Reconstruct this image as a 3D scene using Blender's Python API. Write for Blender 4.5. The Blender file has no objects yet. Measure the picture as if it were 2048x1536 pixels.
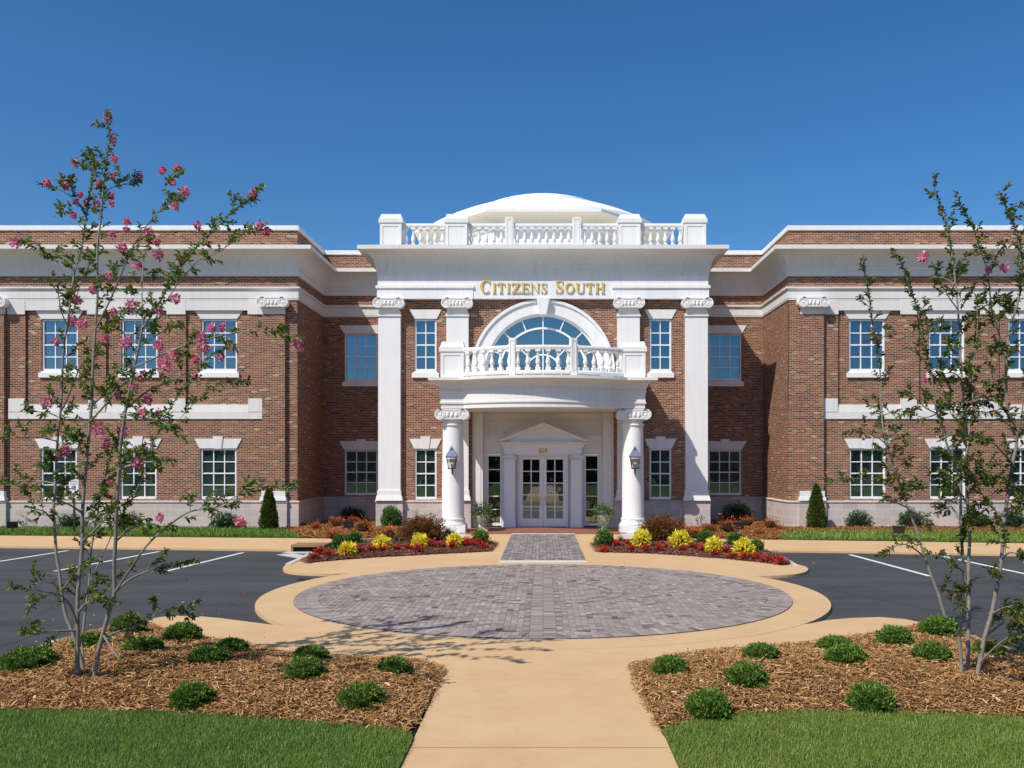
import bpy, math, random
import numpy as np
from math import radians, sin, cos, pi
from mathutils import Vector
random.seed(7)
SC = bpy.context.scene
COL = SC.collection
# ---------------- camera, sky, sun, exposure ----------------
FPX, CX, CY, EYE = 1795.0, 1086.0, 925.0, 2.5      # photo: focal length in px, vanishing point, eye height
cam_d = bpy.data.cameras.new('camera'); cam = bpy.data.objects.new('camera', cam_d); COL.objects.link(cam)
cam.location = (0, 0, EYE); cam.rotation_euler = (radians(90), 0, 0)
cam_d.sensor_width = 36; cam_d.lens = FPX/2048*36
cam_d.shift_x = -(CX-1024)/2048; cam_d.shift_y = (CY-768)/2048
cam_d.clip_end = 3000; SC.camera = cam
SC.view_settings.view_transform = 'Standard'; SC.view_settings.look = 'None'
SC.view_settings.gamma = 1; SC.view_settings.exposure = 0.30
LIGHT = Vector((0.97, 1.0, -1.65)).normalized()     # direction the sunlight travels
SUN_EL = math.asin(-LIGHT.z)
W = bpy.data.worlds.new('World'); SC.world = W; W.use_nodes = True
nt = W.node_tree; nt.nodes.clear()
wo = nt.nodes.new('ShaderNodeOutputWorld'); bg = nt.nodes.new('ShaderNodeBackground'); sky = nt.nodes.new('ShaderNodeTexSky')
sky.sky_type = 'NISHITA'; sky.sun_disc = False; sky.sun_elevation = SUN_EL
# direction to the sun = (-0.97,-1): sun_rotation measured clockwise from +Y
sky.sun_rotation = math.atan2(-0.97, -1.0) % (2*pi)
sky.altitude = 600; sky.air_density = 1.0; sky.dust_density = 1.6; sky.ozone_density = 5.0
hs = nt.nodes.new('ShaderNodeHueSaturation'); hs.inputs['Saturation'].default_value = 1.26; hs.inputs['Value'].default_value = 1.0
tint = nt.nodes.new('ShaderNodeMix'); tint.data_type = 'RGBA'; tint.blend_type = 'MULTIPLY'
tint.inputs[0].default_value = 1.0; tint.inputs[7].default_value = (0.95, 0.965, 0.975, 1)
nt.links.new(sky.outputs[0], hs.inputs['Color']); nt.links.new(hs.outputs[0], tint.inputs[6])
nt.links.new(tint.outputs[2], bg.inputs[0]); bg.inputs[1].default_value = 0.104
nt.links.new(bg.outputs[0], wo.inputs[0])
sl = bpy.data.lights.new('sun', 'SUN'); sl.energy = 3.75; sl.angle = radians(0.53); sl.color = (1.0, 0.95, 0.87)
so = bpy.data.objects.new('sun', sl); COL.objects.link(so)
so.rotation_euler = (-LIGHT).to_track_quat('Z', 'Y').to_euler(); so.location = (-20, -20, 40)

# ---------------- helpers ----------------
def P(px, py, z=0.0):                     # point of the horizontal plane z seen at a photo pixel
    D = (EYE - z)*FPX/(py - CY)
    return ((px-CX)/FPX*D, D, z)
def PD(px, py, D):                        # point at distance D
    return ((px-CX)/FPX*D, D, EYE - (py-CY)/FPX*D)
class MB:
    def __init__(s): s.v = []; s.f = []
    def add(s, vs, fs):
        n = len(s.v); s.v += [tuple(p) for p in vs]; s.f += [tuple(i+n for i in f) for f in fs]
    def box(s, x0, x1, y0, y1, z0, z1):
        s.add([(x0,y0,z0),(x1,y0,z0),(x1,y1,z0),(x0,y1,z0),(x0,y0,z1),(x1,y0,z1),(x1,y1,z1),(x0,y1,z1)],
              [(0,3,2,1),(4,5,6,7),(0,1,5,4),(1,2,6,5),(2,3,7,6),(3,0,4,7)])
    def taper(s, b, t):                   # b,t = (x0,x1,y0,y1,z)
        s.add([(b[0],b[2],b[4]),(b[1],b[2],b[4]),(b[1],b[3],b[4]),(b[0],b[3],b[4]),
               (t[0],t[2],t[4]),(t[1],t[2],t[4]),(t[1],t[3],t[4]),(t[0],t[3],t[4])],
              [(0,3,2,1),(4,5,6,7),(0,1,5,4),(1,2,6,5),(2,3,7,6),(3,0,4,7)])
    def prism_xz(s, pts, y0, y1):         # polygon in X,Z (counter-clockwise seen from -Y) from y0 (front) to y1
        n = len(pts); s.add([(x,y0,z) for x,z in pts]+[(x,y1,z) for x,z in pts],
              [tuple(range(n)), tuple(range(2*n-1,n-1,-1))]+[(i,i+n,(i+1)%n+n,(i+1)%n) for i in range(n)])
    def prism_xy(s, pts, z0, z1):
        n = len(pts); s.add([(x,y,z1) for x,y in pts]+[(x,y,z0) for x,y in pts],
              [tuple(range(n)), tuple(range(2*n-1,n-1,-1))]+[(i,i+n,(i+1)%n+n,(i+1)%n) for i in range(n)])
    def lathe(s, cx, cy, prof, seg=24, cap=True):
        n = len(prof); vs = []
        for r, z in prof:
            for k in range(seg):
                a = 2*pi*k/seg; vs.append((cx+r*cos(a), cy+r*sin(a), z))
        fs = [(i*seg+k, i*seg+(k+1)%seg, (i+1)*seg+(k+1)%seg, (i+1)*seg+k) for i in range(n-1) for k in range(seg)]
        if cap: fs += [tuple(range(seg-1,-1,-1)), tuple((n-1)*seg+k for k in range(seg))]
        s.add(vs, fs)
    def disc_y(s, cx, cz, r0, r1, y0, y1, seg=24):   # cylinder / ring along Y
        vs = []
        for y in (y0, y1):
            for r in (r0, r1):
                for k in range(seg):
                    a = 2*pi*k/seg; vs.append((cx+r*cos(a), y, cz+r*sin(a)))
        fs = []
        for k in range(seg):
            q = (k+1) % seg
            fs.append((k, seg+k, seg+q, q)); fs.append((seg+k, 3*seg+k, 3*seg+q, seg+q)); fs.append((2*seg+q, 3*seg+q, 3*seg+k, 2*seg+k))
            if r0 > 0: fs.append((q, 2*seg+q, 2*seg+k, k))
        s.add(vs, fs)
    def ell(s, cx, cy, cz, rx, ry, rz, nu=10, nv=6):
        vs = [(cx,cy,cz-rz)]
        for j in range(1, nv):
            t = -pi/2+pi*j/nv
            for k in range(nu): a = 2*pi*k/nu; vs.append((cx+rx*cos(t)*cos(a), cy+ry*cos(t)*sin(a), cz+rz*sin(t)))
        vs.append((cx,cy,cz+rz)); fs = []
        for k in range(nu):
            q = (k+1) % nu; fs.append((0, 1+q, 1+k)); fs.append((len(vs)-1, 1+(nv-2)*nu+k, 1+(nv-2)*nu+q))
            for j in range(nv-2): fs.append((1+j*nu+k, 1+j*nu+q, 1+(j+1)*nu+q, 1+(j+1)*nu+k))
        s.add(vs, fs)
    def tube(s, pts, rad, seg=6):
        pts = [Vector(p) for p in pts]; n = len(pts); vs = []; up = None
        for i, p in enumerate(pts):
            t = (pts[min(i+1,n-1)]-pts[max(i-1,0)])
            if t.length < 1e-9: t = Vector((0,0,1))
            t.normalize()
            if up is None: up = t.orthogonal().normalized()
            else:
                up = up - t*up.dot(t); up = up.normalized() if up.length > 1e-6 else t.orthogonal().normalized()
            w = t.cross(up); r = rad[i] if hasattr(rad, '__len__') else rad
            for k in range(seg): a = 2*pi*k/seg; vs.append(p+up*(r*cos(a))+w*(r*sin(a)))
        fs = [(i*seg+k, i*seg+(k+1)%seg, (i+1)*seg+(k+1)%seg, (i+1)*seg+k) for i in range(n-1) for k in range(seg)]
        fs += [tuple(range(seg-1,-1,-1)), tuple((n-1)*seg+k for k in range(seg))]
        s.add(vs, fs)
    def sweep(s, path, prof, closed=False):     # path in XY; outward = right-hand side of travel; prof [(out, z)]
        n = len(path); offs = []
        for i in range(n):
            def seg(a, b):
                d = Vector((path[b][0]-path[a][0], path[b][1]-path[a][1])); d.normalize(); return d
            if closed: d0 = seg((i-1)%n, i); d1 = seg(i, (i+1)%n)
            else:
                d0 = seg(i-1, i) if i > 0 else seg(0, 1); d1 = seg(i, i+1) if i < n-1 else d0
            n0 = Vector((d0.y, -d0.x)); n1 = Vector((d1.y, -d1.x)); m = (n0+n1)
            m = m/ (m.length_squared/2) if m.length > 1e-6 else n0
            offs.append(m)
        vs = []
        for i in range(n):
            for o, z in prof: vs.append((path[i][0]+offs[i].x*o, path[i][1]+offs[i].y*o, z))
        k = len(prof); fs = []
        for i in range(n if closed else n-1):
            j = (i+1) % n
            for a in range(k-1): fs.append((i*k+a, j*k+a, j*k+a+1, i*k+a+1))
        if not closed: fs += [tuple(range(k)), tuple((n-1)*k+a for a in range(k-1,-1,-1))]
        s.add(vs, fs)
    def obj(s, name, mat, parent=None, smooth=None, loc=None):
        me = bpy.data.meshes.new(name); me.from_pydata(s.v, [], s.f); me.update()
        if mat: me.materials.append(mat)
        if smooth:
            me.polygons.foreach_set('use_smooth', [True]*len(me.polygons)); me.set_sharp_from_angle(angle=radians(smooth))
        o = bpy.data.objects.new(name, me); COL.objects.link(o)
        if loc: o.location = loc
        if parent: o.parent = parent
        return o
def thing(name, label, cat, group=None, loc=(0,0,0)):
    o = bpy.data.objects.new(name, None); COL.objects.link(o); o.location = loc; o.empty_display_size = .2
    o['label'] = label; o['category'] = cat
    if group: o['group'] = group
    return o
def tag(o, label, cat, group=None):
    o['label'] = label; o['category'] = cat
    if group: o['group'] = group
    return o
def kind(o, k, label=None):
    o['kind'] = k
    if label: o['label'] = label
    return o
def recenter(root):                    # put an Empty-rooted thing's origin to its loc: children are in world coords
    for c in root.children: c.location = (c.location.x-root.location.x, c.location.y-root.location.y, c.location.z-root.location.z)
def copy_tree(root, loc, rz=0, sc=(1,1,1), label=None):
    r = root.copy(); COL.objects.link(r); r.location = loc; r.rotation_euler = (0,0,rz); r.scale = sc
    if label: r['label'] = label
    for ch in root.children:
        c = ch.copy(); COL.objects.link(c); c.parent = r
        for g in ch.children: d = g.copy(); COL.objects.link(d); d.parent = c
    return r

# ---------------- materials ----------------
class N:
    def __init__(s, name, rough=.8, spec=.3, base=(.5,.5,.5)):
        s.m = bpy.data.materials.new(name); s.m.use_nodes = True; s.t = s.m.node_tree
        s.b = s.t.nodes['Principled BSDF']; s.b.inputs['Roughness'].default_value = rough
        s.b.inputs['Specular IOR Level'].default_value = spec; s.b.inputs['Base Color'].default_value = (*base, 1)
    def n(s, t, **k):
        q = s.t.nodes.new(t)
        for a, v in k.items(): setattr(q, a, v)
        return q
    def l(s, a, b): s.t.links.new(a, b)
    def math(s, op, a, b=None, c=None):
        q = s.n('ShaderNodeMath', operation=op)
        for i, x in enumerate((a, b, c)):
            if x is None: continue
            if isinstance(x, (int, float)): q.inputs[i].default_value = x
            else: s.l(x, q.inputs[i])
        return q.outputs[0]
    def pos(s):
        g = s.n('ShaderNodeNewGeometry'); x = s.n('ShaderNodeSeparateXYZ'); s.l(g.outputs['Position'], x.inputs[0]); return g.outputs['Position'], x.outputs
    def noise(s, scale, detail=4, rough=.6, vec=None, dist=0):
        q = s.n('ShaderNodeTexNoise'); q.inputs['Scale'].default_value = scale; q.inputs['Detail'].default_value = detail
        q.inputs['Roughness'].default_value = rough; q.inputs['Distortion'].default_value = dist
        if vec is None: vec = s.n('ShaderNodeNewGeometry').outputs['Position']
        s.l(vec, q.inputs['Vector']); return q
    def ramp(s, fac, stops, const=False):
        q = s.n('ShaderNodeValToRGB'); e = q.color_ramp.elements
        if const: q.color_ramp.interpolation = 'CONSTANT'
        while len(e) < len(stops): e.new(.5)
        for i, (p, c) in enumerate(stops): e[i].position = p; e[i].color = (*c, 1) if len(c) == 3 else c
        s.l(fac, q.inputs[0]); return q.outputs[0]
    def mix(s, fac, a, b, mode='MIX'):
        q = s.n('ShaderNodeMix', data_type='RGBA', blend_type=mode)
        for i, x in ((0, fac), (6, a), (7, b)):
            if isinstance(x, (int, float)): q.inputs[i].default_value = x
            elif isinstance(x, tuple): q.inputs[i].default_value = (*x, 1)
            else: s.l(x, q.inputs[i])
        return q.outputs[2]
    def base(s, c): s.l(c, s.b.inputs['Base Color'])
    def bump(s, h, dist=.01, strength=1.0):
        q = s.n('ShaderNodeBump'); q.inputs['Distance'].default_value = dist; q.inputs['Strength'].default_value = strength
        s.l(h, q.inputs['Height']); s.l(q.outputs[0], s.b.inputs['Normal']); return q
def brick_mat():
    M = N('brick', .9, .2); pos, x = M.pos()
    u = M.math('ADD', x[0], x[1]); rowf = M.math('DIVIDE', x[2], .0677); row = M.math('FLOOR', rowf)
    sh = M.math('MULTIPLY', M.math('MODULO', row, 2.0), .5)
    cu = M.math('ADD', M.math('DIVIDE', u, .205), sh); ci = M.math('FLOOR', cu)
    fu = M.math('FRACT', cu); fv = M.math('FRACT', rowf)
    v = M.n('ShaderNodeCombineXYZ'); M.l(ci, v.inputs[0]); M.l(row, v.inputs[1])
    wn = M.n('ShaderNodeTexWhiteNoise', noise_dimensions='2D'); M.l(v.outputs[0], wn.inputs['Vector'])
    col = M.ramp(wn.outputs['Value'], [(0,(.060,.040,.034)),(.08,(.12,.056,.038)),(.20,(.19,.060,.030)),(.38,(.26,.078,.036)),(.58,(.32,.105,.046)),
        (.78,(.25,.100,.053)),(.88,(.37,.165,.072)),(.955,(.43,.24,.13)),(.985,(.56,.43,.29))], True)
    n1 = M.noise(.6, 3); n2 = M.noise(35, 3)
    col = M.mix(M.math('MULTIPLY', n1.outputs[0], .35), col, (.20,.07,.04))
    col = M.mix(.22, col, M.ramp(n2.outputs[0], [(.3,(.25,.25,.25)),(.7,(1.3,1.25,1.2))]), 'MULTIPLY')
    mu = M.math('LESS_THAN', M.math('ABSOLUTE', M.math('SUBTRACT', fu, .5)), .462)
    mv = M.math('LESS_THAN', M.math('ABSOLUTE', M.math('SUBTRACT', fv, .5)), .385)
    mk = M.math('MULTIPLY', mu, mv)
    mort = M.ramp(n1.outputs[0], [(.3,(.38,.31,.24)),(.7,(.46,.385,.30))])
    M.base(M.mix(mk, mort, col)); M.bump(mk, .004, .7); return M.m
def stone_mat(name, c, jx=0.0, jz=0.0, var=.06, jcol=.78, offz=0.0, blotch=None):
    M = N(name, .82, .25); pos, x = M.pos()
    n1 = M.noise(.9, 5); n2 = M.noise(60, 2)
    a = tuple(q*(1-var) for q in c); b = tuple(min(.92, q*(1+var*.7)) for q in c)
    col = M.ramp(n1.outputs[0], [(.32, a), (.68, b)])
    if jx:
        u = M.math('ADD', x[0], x[1]); rf = M.math('DIVIDE', M.math('SUBTRACT', x[2], offz), jz); row = M.math('FLOOR', rf)
        cu = M.math('ADD', M.math('DIVIDE', u, jx), M.math('MULTIPLY', M.math('MODULO', row, 2.0), .5))
        v = M.n('ShaderNodeCombineXYZ'); M.l(M.math('FLOOR', cu), v.inputs[0]); M.l(row, v.inputs[1])
        wn = M.n('ShaderNodeTexWhiteNoise', noise_dimensions='2D'); M.l(v.outputs[0], wn.inputs['Vector'])
        col = M.mix(.55 if blotch else .16, col, M.ramp(wn.outputs['Value'], [(0,(.72,.70,.68)),(1,(1.05,1.03,1.0))]), 'MULTIPLY')
        ju = M.math('LESS_THAN', M.math('ABSOLUTE', M.math('SUBTRACT', M.math('FRACT', cu), .5)), .5-.006/jx)
        jv = M.math('LESS_THAN', M.math('ABSOLUTE', M.math('SUBTRACT', M.math('FRACT', rf), .5)), .5-.006/jz)
        mk = M.math('MULTIPLY', ju, jv)
        jc = tuple(q*jcol for q in c)
        col = M.mix(mk, jc if jcol < 1 else tuple(min(.85, q*jcol) for q in c), col)
    mp = M.n('ShaderNodeMapping'); mp.inputs['Scale'].default_value = (4, 4, .35); M.l(pos, mp.inputs[0]); st = M.noise(1.6, 5, .6, mp.outputs[0])
    col = M.mix(.38, col, M.ramp(st.outputs[0], [(.36,(.88,.87,.85)),(.56,(1.0,1.0,1.0)),(.75,(1.03,1.03,1.03))]), 'MULTIPLY')
    M.base(col); M.bump(n2.outputs[0], .002, .4); return M.m
def simple(name, c, rough=.7, spec=.3, var=.08, scale=6, metal=0):
    M = N(name, rough, spec, c); M.b.inputs['Metallic'].default_value = metal
    n = M.noise(scale, 4); M.base(M.ramp(n.outputs[0], [(.3, tuple(q*(1-var) for q in c)), (.7, tuple(q*(1+var) for q in c))])); return M.m
def glass_mat(name, base, mir, tintc, bump=.0012, blinds=False):
    M = N(name, .03, .5, base); t = M.t
    if blinds:
        pos, x = M.pos(); f = M.math('FRACT', M.math('DIVIDE', x[2], .05))
        n = M.noise(.9, 2); k = M.ramp(n.outputs[0], [(.47,(0,0,0)),(.5,(1,1,1))])
        sl_ = M.ramp(f, [(0,(.008,.016,.013)),(.3,(.030,.060,.042)),(.8,(.018,.036,.027))])
        M.base(M.mix(k, base, sl_)); M.b.inputs['Roughness'].default_value = .3
    g = M.n('ShaderNodeBsdfGlossy'); g.inputs['Color'].default_value = (*tintc, 1); g.inputs['Roughness'].default_value = .015
    mx = M.n('ShaderNodeMixShader'); mx.inputs[0].default_value = mir
    M.l(M.b.outputs[0], mx.inputs[1]); M.l(g.outputs[0], mx.inputs[2]); M.l(mx.outputs[0], t.nodes['Material Output'].inputs[0])
    n = M.noise(1.3, 2, .5); q = M.n('ShaderNodeBump'); q.inputs['Distance'].default_value = .01; q.inputs['Strength'].default_value = bump*100
    M.l(n.outputs[0], q.inputs['Height']); M.l(q.outputs[0], g.inputs['Normal']); return M.m
BRICK = brick_mat()
STONE = stone_mat('cast_stone', (.74,.715,.69), 1.45, 20, .03, .80)
WHITE = stone_mat('white_stone', (.83,.81,.785), 0, 0, .025)
CORN = stone_mat('cornice_stone', (.78,.765,.74), 5.6, 40, .03, .62)
COOL = stone_mat('lintel_stone', (.76,.74,.72), 0, 0, .04)
PLINTH = stone_mat('plinth_block', (.60,.525,.49), .62, .305, .05, 1.28, .13, True)
TRIM = simple('white_trim_paint', (.87,.87,.88), .45, .4, .02)
PANEL = simple('panel_paint', (.80,.775,.73), .55, .3, .02)
GLASS_UP = glass_mat('upper_glass', (.008,.022,.04), .23, (.38,.74,1.0))
GLASS_LO = glass_mat('lower_glass', (.006,.010,.009), .17, (.85,1.0,.92), blinds=True)
GLASS_DK = glass_mat('door_glass', (.006,.010,.008), .20, (.85,1.0,.92))
GOLD = simple('gold_leaf', (.72,.50,.13), .45, .5, .05, metal=.15)
GOLD2 = simple('orange_gold', (.75,.42,.10), .5, .4, .03)
BRASS = simple('brass', (.70,.52,.22), .3, .5, .05, metal=.9)
IRON = simple('black_iron', (.02,.024,.026), .45, .4, .1)
ZINC = simple('blue_grey_metal', (.14,.16,.26), .45, .5, .2, 12)
ROOFLIT = simple('roof_lit_cove', (.84,.77,.60), .75, .2, .02)  # yellow of light bounced off the roof put into the cove colour
DOMEW = simple('dome_membrane', (.88,.88,.86), .6, .25, .015)
# =============================== THE BUILDING ===============================
WX, CXH, YF, YR = 9.30, 6.23, 34.0, 38.0
ZP = 1.04
bank = thing('office_building', 'two storey red brick building with white columned bow porch, balustrades and low white dome', 'building', loc=(0, 34, 0))
def bpart(mb, name, mat, smooth=None, parent=None): return _reloc(mb.obj(name, mat, parent or bank, smooth), parent)
def _reloc(o, parent=None):
    if parent is None: o.location = (0, -34, 0)     # children carry world coordinates
    return o
def wall_xz(m, x0, x1, z0, z1, y, holes, dep=.25):
    xs = sorted({x0, x1, *[h[0] for h in holes], *[h[1] for h in holes]}); zs = sorted({z0, z1, *[h[2] for h in holes], *[h[3] for h in holes]})
    for i in range(len(xs)-1):
        for j in range(len(zs)-1):
            a, b, c, d = xs[i], xs[i+1], zs[j], zs[j+1]
            if any(h[0] <= (a+b)/2 <= h[1] and h[2] <= (c+d)/2 <= h[3] for h in holes): continue
            m.add([(a,y,c),(b,y,c),(b,y,d),(a,y,d)], [(0,1,2,3)])
    for a, b, c, d in holes:
        m.add([(a,y,c),(b,y,c),(b,y,d),(a,y,d),(a,y+dep,c),(b,y+dep,c),(b,y+dep,d),(a,y+dep,d)], [(0,4,5,1),(1,5,6,2),(2,6,7,3),(3,7,4,0)])
WC = [12.30, 15.33, 18.35]; HW = .685
LZ = (1.115, 3.03); UZ = (5.965, 7.948)
rec_c, rec_w = 7.70, .70
# brick walls
for sg in (-1, 1):
    m = MB()
    def X(a, b): return (a, b) if sg > 0 else (-b, -a)
    lo = [(*X(c-HW, c+HW), *LZ) for c in WC]; up = [(*X(c-HW, c+HW), *UZ) for c in WC]
    wall_xz(m, *X(WX, 27), ZP-.05, 4.60, YF, lo)
    wall_xz(m, *X(WX, 27), 4.60, 8.70, YF+.08, up)
    for a, b in ((WX, 11.18), (13.53, 14.25), (16.56, 17.26), (19.61, 27)):
        a2, b2 = X(a, b); m.box(a2, b2, YF, YF+.078, 4.602, 8.698)
    wall_xz(m, *X(WX, 27), 8.70, 11.29, YF, [])
    m.add([(sg*WX, YF, ZP-.05), (sg*WX, YR, ZP-.05), (sg*WX, YR, 11.29), (sg*WX, YF, 11.29)], [(0,1,2,3)])
    wall_xz(m, *X(CXH-.03, WX), ZP-.05, 11.29, YR, [(*X(rec_c-rec_w, rec_c+rec_w), z0, z1) for z0, z1 in (LZ, UZ)])
    m.box(*X(9.6, 27), 54, 54.3, 0, 11.29); m.box(*X(26.7, 27), 34.4, 53.9, 0, 11.29)
    bpart(m, 'brick_wall', BRICK)
# centre block brick
m = MB(); nc, nw = 4.477, .42; CY_ = 34.2
R1, R0, AZ = 2.70, 2.19, 5.97
holes = [(-R1, R1, 5.30, 8.75), (-2.70, 2.70, 0, 4.44)]
for s_ in (-1, 1):
    holes += [(s_*nc-nw, s_*nc+nw, 1.09, 3.03), (s_*nc-nw, s_*nc+nw, 5.97, 7.97)]
wall_xz(m, -6.1, 6.1, 0.0, 8.75, CY_, holes)
NA = 40
for k in range(NA):
    a0, a1 = pi*k/NA, pi*(k+1)/NA
    x0, z0, x1, z1 = R1*cos(a0), AZ+R1*sin(a0), R1*cos(a1), AZ+R1*sin(a1)
    m.add([(x1,CY_,z1),(x0,CY_,z0),(x0,CY_,8.75),(x1,CY_,8.75)], [(0,1,2,3)])
for s_ in (-1, 1): m.add([(s_*6.1,CY_,0),(s_*6.1,38.2,0),(s_*6.1,38.2,10.5),(s_*6.1,CY_,10.5)], [(0,1,2,3)])
bpart(m, 'brick_wall', BRICK)
# plinth
m = MB(); PR = [(0, 0), (.06, 0), (.06, ZP-.06), (.09, ZP-.05), (.09, ZP-.012), (0, ZP+.01)]
m.sweep([(-27, YF), (-WX, YF), (-WX, YR), (-CXH, YR)], PR); m.sweep([(CXH, YR), (WX, YR), (WX, YF), (27, YF)], PR)
for s_ in (-1, 1):
    xs = sorted((s_*2.71, s_*CXH)); m.sweep([(xs[0], CY_), (xs[1], CY_)], PR)
    for c, w in ((5.825, .51), (3.245, .51)): m.sweep([(s_*c-w, CY_), (s_*c-w, 33.98), (s_*c+w, 33.98), (s_*c+w, CY_)], [(-.005,0),(.0,0),(.0,ZP-.055),(.03,ZP-.045),(.03,ZP),(-.3,ZP+.015)])
    for c, w in ((10.17, .51), (20.76, .51)): m.sweep([(s_*c-w, YF), (s_*c-w, YF-.17), (s_*c+w, YF-.17), (s_*c+w, YF)], [(-.005,0),(.0,0),(.0,ZP-.055),(.03,ZP-.045),(.03,ZP),(-.3,ZP+.015)])
bpart(m, 'stone_plinth', PLINTH)
# roofs
m = MB(); m.box(-6.0, 6.0, 34.5, 53.9, 10.3, 10.57)
for s_ in (-1, 1): m.box(*sorted((s_*6.05, s_*26.6)), 38.3, 53.9, 10.6, 10.8); m.box(*sorted((s_*9.6, s_*26.6)), 34.3, 38.25, 10.6, 10.8)
bpart(m, 'flat_roof', simple('roof_membrane', (.75,.74,.70), .8, .2))
# cornice, belt, coping
full = [(-27,YF),(-WX,YF),(-WX,YR),(-CXH,YR),(-CXH,YF),(CXH,YF),(CXH,YR),(WX,YR),(WX,YF),(27,YF)]
cove = [(.12+.50*(1-cos(t)), 9.90+.52*sin(t)) for t in [pi/2*k/12 for k in range(13)]]
m = MB(); m.sweep(full, [(0,9.56),(.05,9.56),(.055,9.60),(.055,9.765),(.10,9.775),(.10,9.88),(.12,9.90)]+cove[1:]+[(.625,10.42),(.66,10.425),(.68,10.44),(.68,10.585),(0,10.60)])
bpart(m, 'cornice', CORN, 30)
BP = [(0,8.652),(.035,8.652),(.035,8.70),(.05,8.71),(.05,9.03),(.09,9.05),(.12,9.08),(.12,9.14),(0,9.165)]
for pth in ([(-27,YF),(-WX,YF),(-WX,YR),(-CXH,YR)], [(CXH,YR),(WX,YR),(WX,YF),(27,YF)]):
    m = MB(); m.sweep(pth, BP); bpart(m, 'belt_course', STONE, 30)
m = MB(); CP = [(0,11.285),(.05,11.29),(.055,11.31),(.055,11.465),(.03,11.475),(-.35,11.48),(-.35,11.25)]

for pth in ([(-27,YF),(-WX,YF),(-WX,YR),(-CXH+.2,YR)], [(CXH-.2,YR),(WX,YR),(WX,YF),(27,YF)]):
    m = MB(); m.sweep(pth, CP); bpart(m, 'parapet_coping', WHITE)
# architrave band between the wing pilasters with its pier blocks; string course
for sg in (-1, 1):
    m = MB(); m2 = MB()
    def X(a, b): return (a, b) if sg > 0 else (-b, -a)
    m.box(*X(10.62, 20.28), YF-.03, YF+.07, 8.262, 8.648)
    for a, b in ((10.62, 11.18), (13.53, 14.25), (16.56, 17.26), (19.61, 20.28)): m.box(*X(a, b), YF-.04, YF+.06, 8.11, 8.655)
    for a, b in ((10.57, 11.15), (13.53, 14.14), (16.56, 17.20), (19.61, 20.22)):
        m2.box(*X(a, b), YF-.06, YF+.05, 4.42, 4.92)
    m2.box(*X(10.57, 20.24), YF-.045, YF+.05, 4.15, 4.425)
    a, b = X(10.575, 20.23); m2.taper((a, b, YF-.03, YF+.07, 4.427), (a, b, YF+.0, YF+.07, 4.70))
    bpart(m, 'architrave_band', STONE); bpart(m2, 'string_course', STONE)
# centre entablature
m = MB(); m.sweep([(-CXH,37.9),(-CXH,YF),(CXH,YF),(CXH,37.9)], [(-.25,8.705),(.03,8.705),(.03,9.60),(.045,9.61),(.045,9.64),(.02,9.65),(-.2,9.65)])
for s_ in (-1, 1): m.box(*sorted((s_*2.61, s_*(CXH+.10))), YF-.10, YF+.1, 9.09, 9.195); m.box(*sorted((s_*2.64, s_*(CXH+.05))), YF-.055, YF+.1, 8.695, 9.089)
bpart(m, 'frieze', stone_mat('frieze_stone', (.85,.85,.845), 2.05, 30, .02, .72))

# ---------- ionic capital ----------
def capital(parent, cx, yf, zt, w, h, dep, top=True):
    m = MB(); r = h*.49; xl = w/2-r
    m.box(cx-xl, cx+xl, yf+.015, yf+dep, zt-h*.34, zt-.004)
    m.box(cx-xl-.02, cx+xl+.02, yf, yf+dep-.005, zt-h*.14, zt)
    for s_ in (-1, 1):
        c = cx+s_*xl; cz = zt-r
        m.disc_y(c, cz, 0, r*.97, yf+.03, yf+dep-.01, 24); m.disc_y(c, cz, r*.78, r, yf, yf+.05, 24)
        m.disc_y(c+s_*(-.02)*r, cz-.03*r, r*.50, r*.62, yf+.006, yf+.05, 20); m.ell(c-s_*.03*r, yf+.035, cz-.04*r, r*.42, .03, r*.42, 14, 6)
    bw = (2*xl-2*r)*1.02/3
    for k in (-1, 0, 1): m.ell(cx+k*bw, yf+.05, zt-h*.55, bw*.46, .06, h*.29, 12, 8)
    m.box(cx-xl+r*.4, cx+xl-r*.4, yf+.02, yf+dep-.02, zt-h*.93, zt-h*.82)
    m.box(cx-xl+r*.3, cx+xl-r*.3, yf+.05, yf+dep-.03, zt-h*.82, zt-h*.3)
    o = m.obj('capital', WHITE, parent, 40); return o
def holder(name, mb, mat, smooth=None):
    return bpart(mb, name, mat, smooth)
# white pilasters of the centre block
for s_ in (-1, 1):
    for c in (5.825, 3.245):
        cx = s_*c; m = MB(); w = .42
        m.box(cx-w, cx+w, 34.0, CY_+.01, 1.44, 8.04)
        m.box(cx-w-.035, cx+w+.035, 33.955, CY_+.01, 8.042, 8.085)
        m.taper((cx-w-.02, cx+w+.02, 33.975, CY_, 8.087), (cx-w+.06, cx+w-.06, 34.0, CY_, 8.35))
        p = holder('pilaster', m, WHITE)
        b = MB(); b.box(cx-w-.03, cx+w+.03, 33.96, CY_+.012, 1.25, 1.438); b.taper((cx-w-.09, cx+w+.09, 33.90, CY_, ZP+.02), (cx-w-.05, cx+w+.05, 33.94, CY_, 1.248))
        b.obj('base', WHITE, p); capital(p, cx, 33.80, 8.72, 1.20, .395, .38)
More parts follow.
